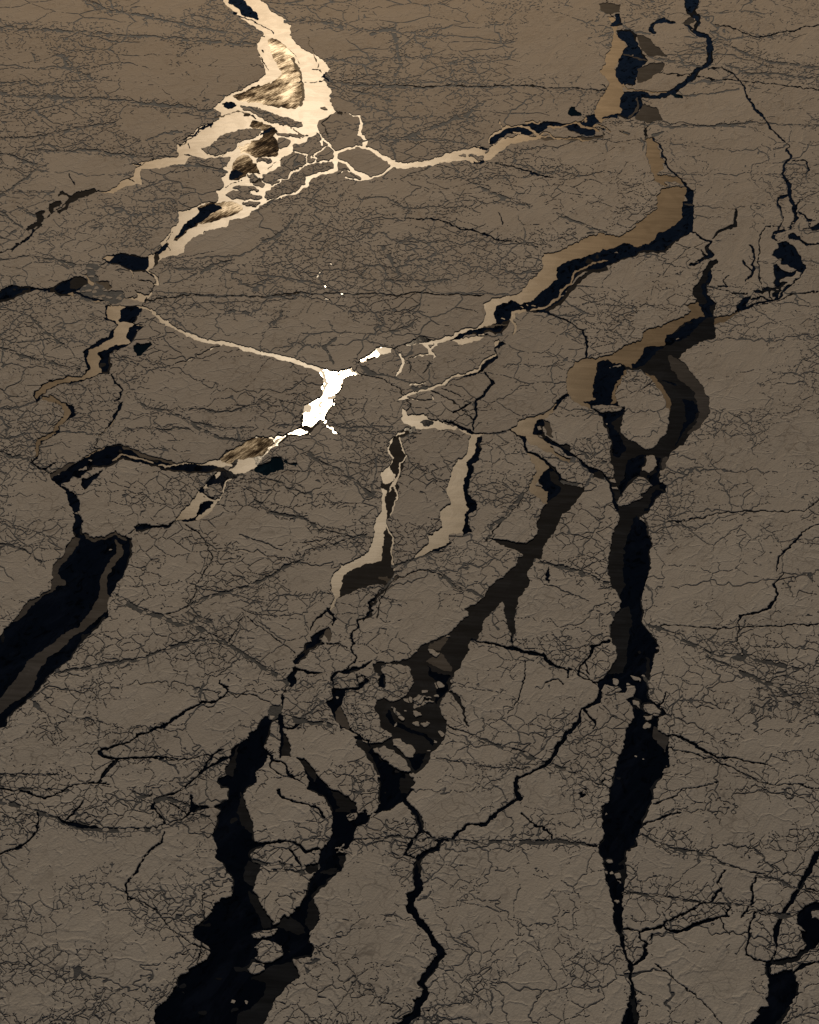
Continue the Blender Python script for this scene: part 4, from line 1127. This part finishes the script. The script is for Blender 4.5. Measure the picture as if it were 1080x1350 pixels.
def write_labels():
    done = {}
    for n in named:
        ob, c, cx, cy, ar, size, shape, lie, tone = n
        lab = None
        if c == 'I':
            h = [(math.hypot(cx - x, cy - y), t) for x, y, t in HAND]
            h = min(h)
            if h[0] < 10 and h[1] not in done: lab = h[1]
        if not lab:
            noun = NOUN[c][0]
            opts = [f'{size} {tone}{noun} {place(cx, cy, 0)}', f'{size} {shape} {tone}{noun} {place(cx, cy, 0)}', f'{size} {shape} {lie} {tone}{noun} {place(cx, cy, 0)}']
            near = sorted((math.hypot(cx - x, cy - y), t) for x, y, t in LAND)[1][1]
            opts += [f'{size} {tone}{noun} {place(cx, cy, 0)}, towards the {near}', f'{size} {tone}{noun} {place(cx, cy, 1)}', f'{size} {shape} {tone}{noun} {place(cx, cy, 1)}', f'{size} {lie} {tone}{noun} {place(cx, cy, 1)}',
                     f'{size} {lie} {tone}{noun} {place(cx, cy, 2)}', f'{size} {shape} {lie} {tone}{noun} {place(cx, cy, 1)}', f'{size} {shape} {tone}{noun} {place(cx, cy, 2)}', f'{shape} {lie} {tone}{noun} {place(cx, cy, 3)}']
            opts = [o for o in opts if 4 <= len(o.replace(',', '').split()) <= 16]
            lab = next((o for o in opts if o not in done), None)
            if not lab:
                lab = opts[0]; g = 'look alike pieces ' + place(cx, cy, 0)
                ob['group'] = g; done[lab]['group'] = g
        done.setdefault(lab, ob)
        ob['label'] = lab
        if 'group' not in ob: ob['group'] = {'I': 'floes of the broken pack', 'N': 'sheets of sheen ice in the leads', 'K': 'sheets of dark thin ice in the leads', 'G': 'sheets of grey thin ice in the leads', 'B': 'melt ponds on the pack', 'D': 'refrozen bands across the pack'}[c]
# ---------------------------------------------------------------- materials
def mat(name):
    m = bpy.data.materials.new(name); m.use_nodes = True
    nt = m.node_tree; nt.nodes.clear()
    out = nt.nodes.new('ShaderNodeOutputMaterial')
    geo = nt.nodes.new('ShaderNodeNewGeometry')
    return m, nt, out, geo

def N(nt, typ, **kw):
    n = nt.nodes.new(typ)
    for k, v in kw.items():
        if k.startswith('i_'): n.inputs[k[2:].replace('_', ' ')].default_value = v
        else: setattr(n, k, v)
    return n

def lk(nt, a, b): nt.links.new(a, b)

def mapped(nt, geo, scale, rot=0.0):
    """world position, turned by rot and then scaled"""
    src = geo.outputs['Position']
    if rot:
        r = N(nt, 'ShaderNodeMapping'); r.inputs['Rotation'].default_value = (0, 0, rot); lk(nt, src, r.inputs[0]); src = r.outputs[0]
    mp = N(nt, 'ShaderNodeMapping'); mp.inputs['Scale'].default_value = scale
    lk(nt, src, mp.inputs[0]); return mp.outputs[0]

def noise(nt, vec, scale, detail=4, rough=0.55, dist=0.0):
    n = N(nt, 'ShaderNodeTexNoise'); n.inputs['Scale'].default_value = scale; n.inputs['Detail'].default_value = detail
    n.inputs['Roughness'].default_value = rough; n.inputs['Distortion'].default_value = dist
    lk(nt, vec, n.inputs['Vector']); return n.outputs['Fac']

def ramp(nt, fac, stops):
    r = N(nt, 'ShaderNodeValToRGB'); cr = r.color_ramp
    while len(cr.elements) < len(stops): cr.elements.new(0.5)
    for e, (p, c) in zip(cr.elements, stops):
        e.position = p; e.color = (c[0], c[1], c[2], 1) if hasattr(c, '__len__') else (c, c, c, 1)
    lk(nt, fac, r.inputs[0]); return r.outputs[0]

def mth(nt, op, a, b=None, clamp=False):
    n = N(nt, 'ShaderNodeMath', operation=op, use_clamp=clamp)
    for k, v in enumerate((a, b)):
        if v is None: continue
        if isinstance(v, (int, float)): n.inputs[k].default_value = v
        else: lk(nt, v, n.inputs[k])
    return n.outputs[0]

def mixc(nt, fac, a, b):
    n = N(nt, 'ShaderNodeMix', data_type='RGBA')
    for sock, v in ((n.inputs[0], fac), (n.inputs[6], a), (n.inputs[7], b)):
        if isinstance(v, (int, float)): sock.default_value = v
        elif isinstance(v, tuple): sock.default_value = (*v, 1)
        else: lk(nt, v, sock)
    return n.outputs[2]

def bump(nt, h, dist, strength=1.0):
    b = N(nt, 'ShaderNodeBump'); b.inputs['Distance'].default_value = dist; b.inputs['Strength'].default_value = strength
    lk(nt, h, b.inputs['Height']); return b.outputs[0]

def ice_material(name, tint=1.0):
    """wind-packed grey first-year ice: faint drifts, rubble ridges, hairline joints"""
    m, nt, out, geo = mat(name)
    P = mapped(nt, geo, (1, 1, 0))
    wob = N(nt, 'ShaderNodeTexNoise'); wob.inputs['Scale'].default_value = 0.09; wob.inputs['Detail'].default_value = 5; lk(nt, P, wob.inputs['Vector'])
    sh = N(nt, 'ShaderNodeVectorMath', operation='SUBTRACT'); lk(nt, wob.outputs['Color'], sh.inputs[0]); sh.inputs[1].default_value = (.5, .5, .5)
    sc_ = N(nt, 'ShaderNodeVectorMath', operation='SCALE'); lk(nt, sh.outputs[0], sc_.inputs[0]); sc_.inputs['Scale'].default_value = 14
    ad = N(nt, 'ShaderNodeVectorMath', operation='ADD'); lk(nt, P, ad.inputs[0]); lk(nt, sc_.outputs[0], ad.inputs[1])
    V = ad.outputs[0]
    def cracks(scale, wid, stretch=1.0):
        mp = N(nt, 'ShaderNodeMapping'); mp.inputs['Scale'].default_value = (1, stretch, 0); lk(nt, V, mp.inputs[0])
        v = N(nt, 'ShaderNodeTexVoronoi', feature='DISTANCE_TO_EDGE'); v.inputs['Scale'].default_value = scale; lk(nt, mp.outputs[0], v.inputs['Vector'])
        return mth(nt, 'SUBTRACT', 1.0, mth(nt, 'DIVIDE', v.outputs['Distance'], wid * scale, True), True)
    fine = cracks(1 / 8.0, 0.36)
    zn = noise(nt, P, 0.014, 4, .62)
    zone = ramp(nt, zn, [(0.44, 0.0), (0.60, 1.0)])
    brk = ramp(nt, noise(nt, P, 0.045, 2, .5), [(0.47, 0.0), (0.56, 1.0)])
    mid = mth(nt, 'MULTIPLY', cracks(1 / 24.0, 0.42, 1.5), brk)
    cr = mth(nt, 'MAXIMUM', mth(nt, 'MULTIPLY', fine, zone), mth(nt, 'MULTIPLY', mid, 0.6))
    drift = noise(nt, mapped(nt, geo, (1, 0.35, 0), 0.5), 0.06, 5, .66, .6)
    grain = noise(nt, P, 0.8, 3, .7)
    info = N(nt, 'ShaderNodeObjectInfo')
    base = mixc(nt, zone, (0.392 * tint, 0.372 * tint, 0.336 * tint), (0.362 * tint, 0.346 * tint, 0.315 * tint))
    base = mixc(nt, mth(nt, 'MULTIPLY', ramp(nt, drift, [(0.40, 0.0), (0.70, 1.0)]), 0.35), base, (0.46 * tint, 0.455 * tint, 0.43 * tint))
    base = mixc(nt, mth(nt, 'MULTIPLY', ramp(nt, grain, [(0.35, 1.0), (0.62, 0.0)]), 0.22), base, (0.17, 0.17, 0.165))
    base = mixc(nt, mth(nt, 'MULTIPLY', mth(nt, 'POWER', info.outputs['Random'], 2.0), 0.34), base, (0.25, 0.245, 0.235))
    base = mixc(nt, mth(nt, 'MULTIPLY', cr, 0.58), base, (0.06, 0.062, 0.068))
    # relief
    h = mth(nt, 'ADD', mth(nt, 'MULTIPLY', drift, 0.9), mth(nt, 'MULTIPLY', grain, 0.24))
    rdg = mth(nt, 'MULTIPLY', cracks(1 / 15.0, 1.1, 1.2), ramp(nt, drift, [(0.42, 0.0), (0.56, 1.0)]))
    h = mth(nt, 'ADD', h, mth(nt, 'MULTIPLY', rdg, 0.22))
    nb = bump(nt, h, 0.9, 1.0)
    g = N(nt, 'ShaderNodeBsdfGlossy', distribution='GGX'); g.inputs['Roughness'].default_value = 0.72; g.inputs['Color'].default_value = (0.52, 0.365, 0.21, 1)
    lk(nt, nb, g.inputs['Normal'])
    fr = N(nt, 'ShaderNodeFresnel'); fr.inputs['IOR'].default_value = 1.62
    mx = N(nt, 'ShaderNodeMixShader'); lk(nt, fr.outputs[0], mx.inputs[0]); lk(nt, diffuse(nt, base, nb), mx.inputs[1]); lk(nt, g.outputs[0], mx.inputs[2])
    lk(nt, mx.outputs[0], out.inputs[0]); return m

def sheen(nt, rough, color, normal=None, ior=1.33):
    """mirror-like lobe of a wet or wind-roughened surface, Fresnel weighted"""
    g = N(nt, 'ShaderNodeBsdfGlossy', distribution='BECKMANN')
    if isinstance(rough, float): g.inputs['Roughness'].default_value = rough
    else: lk(nt, rough, g.inputs['Roughness'])
    if isinstance(color, tuple): g.inputs['Color'].default_value = (*color, 1)
    else: lk(nt, color, g.inputs['Color'])
    if normal: lk(nt, normal, g.inputs['Normal'])
    fr = N(nt, 'ShaderNodeFresnel'); fr.inputs['IOR'].default_value = ior
    return g.outputs[0], fr.outputs[0]

def over(nt, fac, a, b):
    m = N(nt, 'ShaderNodeMixShader')
    if isinstance(fac, float): m.inputs[0].default_value = fac
    else: lk(nt, fac, m.inputs[0])
    lk(nt, a, m.inputs[1]); lk(nt, b, m.inputs[2]); return m.outputs[0]

def diffuse(nt, col, normal=None):
    d = N(nt, 'ShaderNodeBsdfDiffuse')
    if isinstance(col, tuple): d.inputs[0].default_value = (*col, 1)
    else: lk(nt, col, d.inputs[0])
    if normal: lk(nt, normal, d.inputs['Normal'])
    return d.outputs[0]

def thin_ice_material(name, base, rough, gain, tone=0.35, tint=(0.97, 0.78, 0.54), core=0.0):
    """nilas: young, smooth, salt-wet ice; finger-rafted stripes, broad sheen towards the sun"""
    m, nt, out, geo = mat(name)
    st = noise(nt, mapped(nt, geo, (0.06, 1.0, 0), 0.10), 0.16, 5, .65, .4)
    st2 = noise(nt, mapped(nt, geo, (0.10, 1.0, 0), 0.06), 0.55, 3, .6, .2)
    pt = noise(nt, mapped(nt, geo, (1, 1, 0)), 0.045, 6, .62, 1.2)
    f = mth(nt, 'ADD', mth(nt, 'MULTIPLY', st, 0.6), mth(nt, 'MULTIPLY', st2, 0.4))
    step = ramp(nt, pt, [(0.46, 0.0), (0.50, 0.6), (0.58, 0.65), (0.60, 1.0)])
    dark = tuple(c * (1 - tone) for c in base); lite = tuple(c * (1 + tone) for c in base)
    col = mixc(nt, ramp(nt, f, [(0.38, 0.0), (0.62, 1.0)]), dark, lite)
    col = mixc(nt, mth(nt, 'MULTIPLY', step, 0.6), col, dark)
    gl = mixc(nt, ramp(nt, f, [(0.40, 0.0), (0.60, 1.0)]), tuple(c * gain * 0.82 for c in tint), tuple(c * gain for c in tint))
    gl = mixc(nt, mth(nt, 'MULTIPLY', step, 0.22), gl, tuple(c * gain * 0.5 for c in tint))
    h = mth(nt, 'ADD', mth(nt, 'MULTIPLY', st2, 0.5), mth(nt, 'MULTIPLY', noise(nt, mapped(nt, geo, (1, 1, 0)), 0.8, 4), 0.3))
    nb = bump(nt, h, 0.03, 1.0)
    g, fr = sheen(nt, rough, gl, nb)
    if core:                                             # a tighter, paler second lobe, added to lift the core of the glint
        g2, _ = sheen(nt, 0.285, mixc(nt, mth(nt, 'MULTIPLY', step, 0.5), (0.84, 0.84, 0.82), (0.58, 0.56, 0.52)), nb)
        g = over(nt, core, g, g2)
    lk(nt, over(nt, fr, diffuse(nt, col, nb), g), out.inputs[0]); return m

def water_material(name, rough, col=(0.002, 0.004, 0.008), gain=1.0):
    m, nt, out, geo = mat(name)
    w = noise(nt, mapped(nt, geo, (1, 1, 0), 0.3), 0.5, 3)
    glare_tone = noise(nt, mapped(nt, geo, (1, 0.6, 0), 0.4), 0.16, 6, .7, 1.2)
    c = ramp(nt, glare_tone, [(0.40, (0.05 * gain, 0.045 * gain, 0.04 * gain)), (0.44, (0.8 * gain, 0.76 * gain, 0.68 * gain)), (0.56, (1 * gain, .98 * gain, .93 * gain))])  # patches of brighter and dimmer glare put into the gloss colour
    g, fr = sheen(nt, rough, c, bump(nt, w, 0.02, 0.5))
    film = noise(nt, mapped(nt, geo, (1.0, 0.35, 0), 0.5), 0.05, 6, .68, 1.5)
    body = mixc(nt, ramp(nt, film, [(0.50, 0.0), (0.66, 1.0)]), col, tuple(q * 2.2 + 0.0015 for q in col))   # thin films of grease ice
    lk(nt, over(nt, fr, diffuse(nt, body), g), out.inputs[0]); return m

def ruffled_material(name):
    """lead water combed by the wind: broken sun glint put into the gloss colour as bright and dark streaks"""
    m, nt, out, geo = mat(name)
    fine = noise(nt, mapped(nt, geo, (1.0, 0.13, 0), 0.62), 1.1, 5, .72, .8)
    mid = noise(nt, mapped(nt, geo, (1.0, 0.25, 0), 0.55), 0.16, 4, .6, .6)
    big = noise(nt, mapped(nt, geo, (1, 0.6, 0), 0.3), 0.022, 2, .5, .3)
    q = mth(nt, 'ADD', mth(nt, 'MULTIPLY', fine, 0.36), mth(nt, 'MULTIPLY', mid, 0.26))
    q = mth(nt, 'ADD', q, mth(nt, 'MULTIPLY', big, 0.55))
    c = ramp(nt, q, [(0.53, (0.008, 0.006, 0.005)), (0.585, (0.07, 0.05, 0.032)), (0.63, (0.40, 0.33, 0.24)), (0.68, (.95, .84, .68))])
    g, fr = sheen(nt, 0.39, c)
    lk(nt, over(nt, fr, diffuse(nt, (0.008, 0.007, 0.006)), g), out.inputs[0]); return m

def band_material(name, lo, hi):
    m, nt, out, geo = mat(name)
    P = mapped(nt, geo, (1, 1, 0))
    a = noise(nt, P, 0.35, 5, .65); v = N(nt, 'ShaderNodeTexVoronoi'); v.inputs['Scale'].default_value = 0.45; lk(nt, P, v.inputs['Vector'])
    col = mixc(nt, ramp(nt, a, [(0.40, 0.0), (0.66, 1.0)]), lo, hi)
    col = mixc(nt, mth(nt, 'MULTIPLY', v.outputs['Distance'], 0.4), col, lo)
    p = N(nt, 'ShaderNodeBsdfPrincipled'); lk(nt, col, p.inputs['Base Color']); p.inputs['Roughness'].default_value = 0.7
    p.inputs['Specular IOR Level'].default_value = 0.2
    lk(nt, bump(nt, a, 0.4), p.inputs['Normal']); lk(nt, p.outputs[0], out.inputs[0]); return m

M_ICE = ice_material('pack_ice')
M_BAND = band_material('refrozen_slush', (0.020, 0.023, 0.027), (0.060, 0.062, 0.064))
M_BODY = band_material('refrozen_joint', (0.032, 0.036, 0.043), (0.075, 0.078, 0.084))
M_WALL = band_material('dark_ice_edge', (0.055, 0.052, 0.048), (0.13, 0.12, 0.105))  # sides of floes and plates, coloured darker than the tops
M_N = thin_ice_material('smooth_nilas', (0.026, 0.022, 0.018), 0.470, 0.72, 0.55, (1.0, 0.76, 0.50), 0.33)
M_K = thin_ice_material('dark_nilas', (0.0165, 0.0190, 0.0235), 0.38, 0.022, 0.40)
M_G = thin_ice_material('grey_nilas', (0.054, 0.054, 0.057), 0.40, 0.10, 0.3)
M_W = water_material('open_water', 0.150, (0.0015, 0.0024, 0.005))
M_R = ruffled_material('wind_ruffled_water')
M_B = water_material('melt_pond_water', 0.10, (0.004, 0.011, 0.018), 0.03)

# ---------------------------------------------------------------- survey units -> the ground
def ground(P, z):
    """point of the sea surface (or of the level z above it) for survey coordinates"""
    x = (P[:, 0] - 540.0) / F; y = -(P[:, 1] - 675.0) / F
    cp, sp = math.cos(PITCH), math.sin(PITCH)
    dx = x; dy = cp + y * sp; dz = -sp + y * cp
    t = (z - CAM_H) / dz
    return np.stack([dx * t, dy * t], 1)

def inside(res):
    """triangles on the inner side of the outlines: parity flips across every outline edge"""
    verts, edges, tris, _, oe, _ = res
    odd = {}
    for (a, b), o in zip(edges, oe):
        if len(o) % 2: odd[(a, b) if a < b else (b, a)] = 1
    em = {}
    for t, f in enumerate(tris):
        for k in range(3):
            a, b = f[k], f[(k + 1) % 3]
            em.setdefault((a, b) if a < b else (b, a), []).append(t)
    par = [-1] * len(tris); st = []
    for e, ts in em.items():
        if len(ts) == 1 and par[ts[0]] < 0:
            par[ts[0]] = 1 if e in odd else 0; st.append(ts[0])
            while st:
                t = st.pop(); f = tris[t]; p = par[t]
                for k in range(3):
                    a, b = f[k], f[(k + 1) % 3]
                    e2 = (a, b) if a < b else (b, a)
                    q = p ^ 1 if e2 in odd else p
                    for u in em[e2]:
                        if par[u] < 0: par[u] = q; st.append(u)
    return [f for f, p in zip(tris, par) if p == 1]

def inset(r, d, sgn):
    """ring moved d metres to its inner side, less where it turns sharply"""
    e = np.roll(r, -1, 0) - r; L = np.hypot(e[:, 0], e[:, 1])[:, None] + 1e-6; e = e / L
    nrm = np.stack([-e[:, 1], e[:, 0]], 1) * sgn
    m = nrm + np.roll(nrm, 1, 0); ml = np.hypot(m[:, 0], m[:, 1])[:, None]
    m = np.where(ml > 0.5, m / np.maximum(ml, 0.5), 0)
    return r + m * np.minimum(d, 0.45 * np.minimum(L, np.roll(L, 1, 0)) + 0.12)

def prism(loops, z0, z1, org, rim=0.0, tilt=None):
    """closed-sided plate from an outer loop and its holes, top at z1, foot at z0; rim = worn shoulder"""
    rings = [ground(l, z1) for l in loops]
    flat = np.concatenate(rings); n = len(flat)
    inn = rings
    if rim:
        x, y = rings[0][:, 0], rings[0][:, 1]
        sg = 1.0 if np.sum(x * np.roll(y, -1) - np.roll(x, -1) * y) > 0 else -1.0
        inn = [inset(r, rim, sg) for r in rings]            # holes run the other way round, so the same sign serves
    fin = np.concatenate(inn)
    off = fin.mean(0)
    pts = [Vector((p[0], p[1])) for p in (fin - off).tolist()]
    loops_i, k = [], 0
    for r in rings: loops_i.append(np.arange(k, k + len(r))); k += len(r)
    eds = []
    for l in loops_i: eds += list(zip(l.tolist(), np.roll(l, -1).tolist()))
    res = delaunay_2d_cdt(pts, eds, [], 0, 1e-5)
    cv = res[0]; tri = np.array(inside(res), np.int64).reshape(-1, 3)
    top = np.array([(p.x, p.y) for p in cv]).reshape(-1, 2) + off
    nt_ = len(top)
    low = z1 - (0.42 * rim if rim else 0.0)
    A = np.empty((nt_ + (3 if rim else 2) * n, 3))
    A[:nt_, :2] = top; A[:nt_, 2] = z1
    A[nt_:nt_ + n, :2] = flat; A[nt_:nt_ + n, 2] = low
    A[nt_ + n:nt_ + 2 * n, :2] = flat; A[nt_ + n:nt_ + 2 * n, 2] = z0
    if rim: A[nt_ + 2 * n:, :2] = fin; A[nt_ + 2 * n:, 2] = z1
    if tilt is not None:
        c0 = flat.mean(0); ext = np.abs(flat - c0).max() + 1e-6
        dz = ((A[:, :2] - c0) / ext) @ np.array(tilt)
        dz[nt_ + n:nt_ + 2 * n] = 0; A[:, 2] += np.clip(dz, -0.25, 0.25)
    A -= org
    a, b, c = top[tri[:, 0]], top[tri[:, 1]], top[tri[:, 2]]
    cr = (b[:, 0] - a[:, 0]) * (c[:, 1] - a[:, 1]) - (b[:, 1] - a[:, 1]) * (c[:, 0] - a[:, 0])
    tri = np.where((cr > 0)[:, None], tri, tri[:, ::-1])
    i0 = np.arange(n); i1 = np.concatenate([np.roll(l, -1) for l in loops_i])
    side = np.stack([nt_ + i0, nt_ + i1, nt_ + n + i1, nt_ + n + i0], 1)
    faces = tri.tolist(); mi = [0] * len(faces)
    if rim:
        ch = np.stack([nt_ + 2 * n + i0, nt_ + 2 * n + i1, nt_ + i1, nt_ + i0], 1)
        if sg < 0: ch = ch[:, ::-1]
        ch = ch[:, ::-1]
        faces += ch.tolist(); mi += [0] * n
    faces += side.tolist(); mi += [1] * n
    return A, faces, mi

def mesh_object(name, parts, material, parent=None, loc=(0, 0, 0), wall=None):
    me = bpy.data.meshes.new(name)
    vs, fs, mi, k = [], [], [], 0
    for p in parts:
        v, f = p[0], p[1]
        vs.append(v); fs += [[q + k for q in t] for t in f] if k else list(f); k += len(v)
        mi += p[2] if len(p) > 2 else [0] * len(f)
    me.from_pydata(np.concatenate(vs).tolist(), [], fs); me.materials.append(material)
    if wall:
        me.materials.append(wall); me.polygons.foreach_set('material_index', mi)
    ob = bpy.data.objects.new(name, me); sc.collection.objects.link(ob)
    if parent: ob.parent = parent
    else: ob.location = loc
    return ob

def groups(cont, tol):
    """contour loops -> {label: [outer, hole, ...]}"""
    d = {}
    for l, P in cont: d.setdefault(l, []).append(P)
    out = {}
    for l, ps in d.items():
        ps = [(area(p), p) for p in ps]
        ps.sort(key=lambda q: -abs(q[0]))
        if abs(ps[0][0]) < 1.2: continue
        sg = ps[0][0] > 0
        loops = [thin(ps[0][1], tol)] + [thin(p, tol) for a, p in ps[1:] if (a > 0) != sg and abs(a) > 0.5]
        out[l] = (abs(ps[0][0]), loops)
    return out

def tag(o, label_=None, cat=None, group=None, kind=None):
    if label_: o['label'] = label_
    if cat: o['category'] = cat
    if group: o['group'] = group
    if kind: o['kind'] = kind
    return o

# ---------------------------------------------------------------- sea and far pack
def big_sheet(name, z, m):
    R = 9000
    return mesh_object(name, [(np.array([(-R, -R, z), (R, -R, z), (R, R, z), (-R, R, z)], float), [(0, 1, 2, 3)])], m)
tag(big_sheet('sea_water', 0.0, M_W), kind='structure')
inner = ground(np.array([(X0, Y1), (X1, Y1), (X1, Y0), (X0, Y0)]), 0.55)
R = 9000.0
outer = np.array([(-R, -R), (R, -R), (R, R), (-R, R)])
v = np.zeros((12, 3)); v[:4, :2] = inner; v[4:8, :2] = outer; v[:8, 2] = 0.55; v[8:, :2] = inner; v[8:, 2] = 0.0
tag(mesh_object('pack_ice_field', [(v, [(i, 4 + i, 4 + (i + 1) % 4, (i + 1) % 4) for i in range(4)] + [(i, (i + 1) % 4, 8 + (i + 1) % 4, 8 + i) for i in range(4)])], M_ICE), kind='structure')

# ---------------------------------------------------------------- thin ice, ruffled water, ponds, refrozen bands
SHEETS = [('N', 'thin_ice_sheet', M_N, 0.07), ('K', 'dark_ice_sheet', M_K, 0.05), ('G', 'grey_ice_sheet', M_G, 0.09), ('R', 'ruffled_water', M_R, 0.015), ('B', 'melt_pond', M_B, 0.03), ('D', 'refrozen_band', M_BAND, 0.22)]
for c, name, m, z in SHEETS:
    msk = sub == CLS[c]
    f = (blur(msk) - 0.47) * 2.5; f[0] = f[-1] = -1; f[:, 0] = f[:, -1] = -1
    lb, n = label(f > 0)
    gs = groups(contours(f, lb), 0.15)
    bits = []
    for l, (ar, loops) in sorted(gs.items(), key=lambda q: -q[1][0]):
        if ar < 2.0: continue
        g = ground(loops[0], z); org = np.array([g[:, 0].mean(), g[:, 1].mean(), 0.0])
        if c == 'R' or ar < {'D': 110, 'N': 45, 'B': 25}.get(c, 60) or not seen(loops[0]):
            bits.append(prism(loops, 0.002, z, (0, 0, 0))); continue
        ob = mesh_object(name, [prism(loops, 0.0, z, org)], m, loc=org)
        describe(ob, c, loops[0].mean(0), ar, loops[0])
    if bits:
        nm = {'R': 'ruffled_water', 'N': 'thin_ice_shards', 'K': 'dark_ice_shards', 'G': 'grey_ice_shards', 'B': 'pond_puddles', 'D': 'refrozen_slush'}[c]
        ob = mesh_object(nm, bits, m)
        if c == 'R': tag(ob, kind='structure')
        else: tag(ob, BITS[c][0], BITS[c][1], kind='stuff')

# ---------------------------------------------------------------- floes and their plates
lab_f, n_f = label(f_floe > 0)
lab_p, n_p = label(f_plate > 0)
G_f = groups(contours(f_floe, lab_f), 0.16)
G_p = groups(contours(f_plate, lab_p), 0.17)
# a plate belongs to the floe under it
flat_p = lab_p.ravel(); flat_f = lab_f.ravel()
first = np.zeros(n_p + 2, np.int64); idx = np.nonzero(flat_p)[0]; first[flat_p[idx[::-1]]] = idx[::-1]
owner = flat_f[first]
byfloe = {}
for l, (ar, loops) in G_p.items(): byfloe.setdefault(int(owner[l]), []).append((ar, l, loops))
prs = np.random.RandomState(21)
leftover, margin, margin_body = [], [], []
RIM = 0.4
for l, (ar, loops) in sorted(G_f.items(), key=lambda q: -q[1][0]):
    plates = sorted(byfloe.get(l, []), key=lambda q: -q[0])
    px = loops[0].mean(0)
    g = ground(loops[0], 0.3); org = np.array([g[:, 0].mean(), g[:, 1].mean(), 0.0])
    if ar < 9:
        leftover.append(prism(loops, 0.0, 0.34, (0, 0, 0))); continue
    vis = seen(loops[0])
    if not vis:
        margin_body.append(prism(loops, -0.3, 0.32, (0, 0, 0)))
        margin += [prism(q[2], 0.25, 0.55 + 0.12 * prs.rand(), (0, 0, 0), RIM) for q in plates if q[0] > 3]
        continue
    if len(plates) <= 1 or ar < 60:
        ob = mesh_object('ice_floe', [prism(loops, -0.2, 0.45 + 0.15 * prs.rand(), org, RIM * 0.8)], M_ICE, loc=org, wall=M_WALL)
        describe(ob, 'I', px, ar, loops[0]); continue
    root = bpy.data.objects.new('ice_floe', None); root.location = org; root.empty_display_size = 5; sc.collection.objects.link(root)
    describe(root, 'I', px, ar, loops[0])
    lift = 0.10 * prs.rand()
    mesh_object('floe_body', [prism(loops, -0.3, 0.30 + lift, org)], M_BODY, root)
    rest = []; nn = 0
    for k, (a2, l2, lp2) in enumerate(plates):
        top = 0.54 + lift + 0.16 * prs.rand()
        th = prs.rand() * 6.283; am = (0.10 if a2 < 500 else 0.16) * prs.rand()
        if a2 > 45 and nn < 299:
            mesh_object('ice_plate', [prism(lp2, 0.25, top, org, RIM, (am * math.cos(th), am * math.sin(th)))], M_ICE, root, wall=M_WALL); nn += 1
        elif a2 > 1.5: rest.append(prism(lp2, 0.25, top, org, RIM * 0.7, (0.7 * am * math.cos(th), 0.7 * am * math.sin(th))))
    if rest: tag(mesh_object('ice_fragments', rest, M_ICE, root, wall=M_WALL), kind='stuff')
lab_b, n_b = label(f_brash > 0)
leftover += [prism(loops, 0.0, 0.12 + 0.2 * prs.rand(), (0, 0, 0)) for l, (ar, loops) in groups(contours(f_brash, lab_b), 0.15).items()]
if leftover: tag(mesh_object('brash_ice', leftover, M_ICE), 'tiny pale specks of brash ice scattered in the open leads', 'brash ice', kind='stuff')
if margin:
    tag(mesh_object('outer_pack_ice', margin, M_ICE, wall=M_WALL), kind='structure'); tag(mesh_object('outer_pack_base', margin_body, M_BODY), kind='structure')
lab_c, n_c = label(f_chip > 0)
chips = [prism(loops, 0.15, 0.34 + 0.2 * prs.rand(), (0, 0, 0), 0.3) for l, (ar, loops) in groups(contours(f_chip, lab_c), 0.2).items()]
tag(mesh_object('ice_rubble', chips, M_ICE, wall=M_WALL), 'small pale ice chips frozen into the dark refrozen bands', 'ice rubble', kind='stuff')
write_labels()
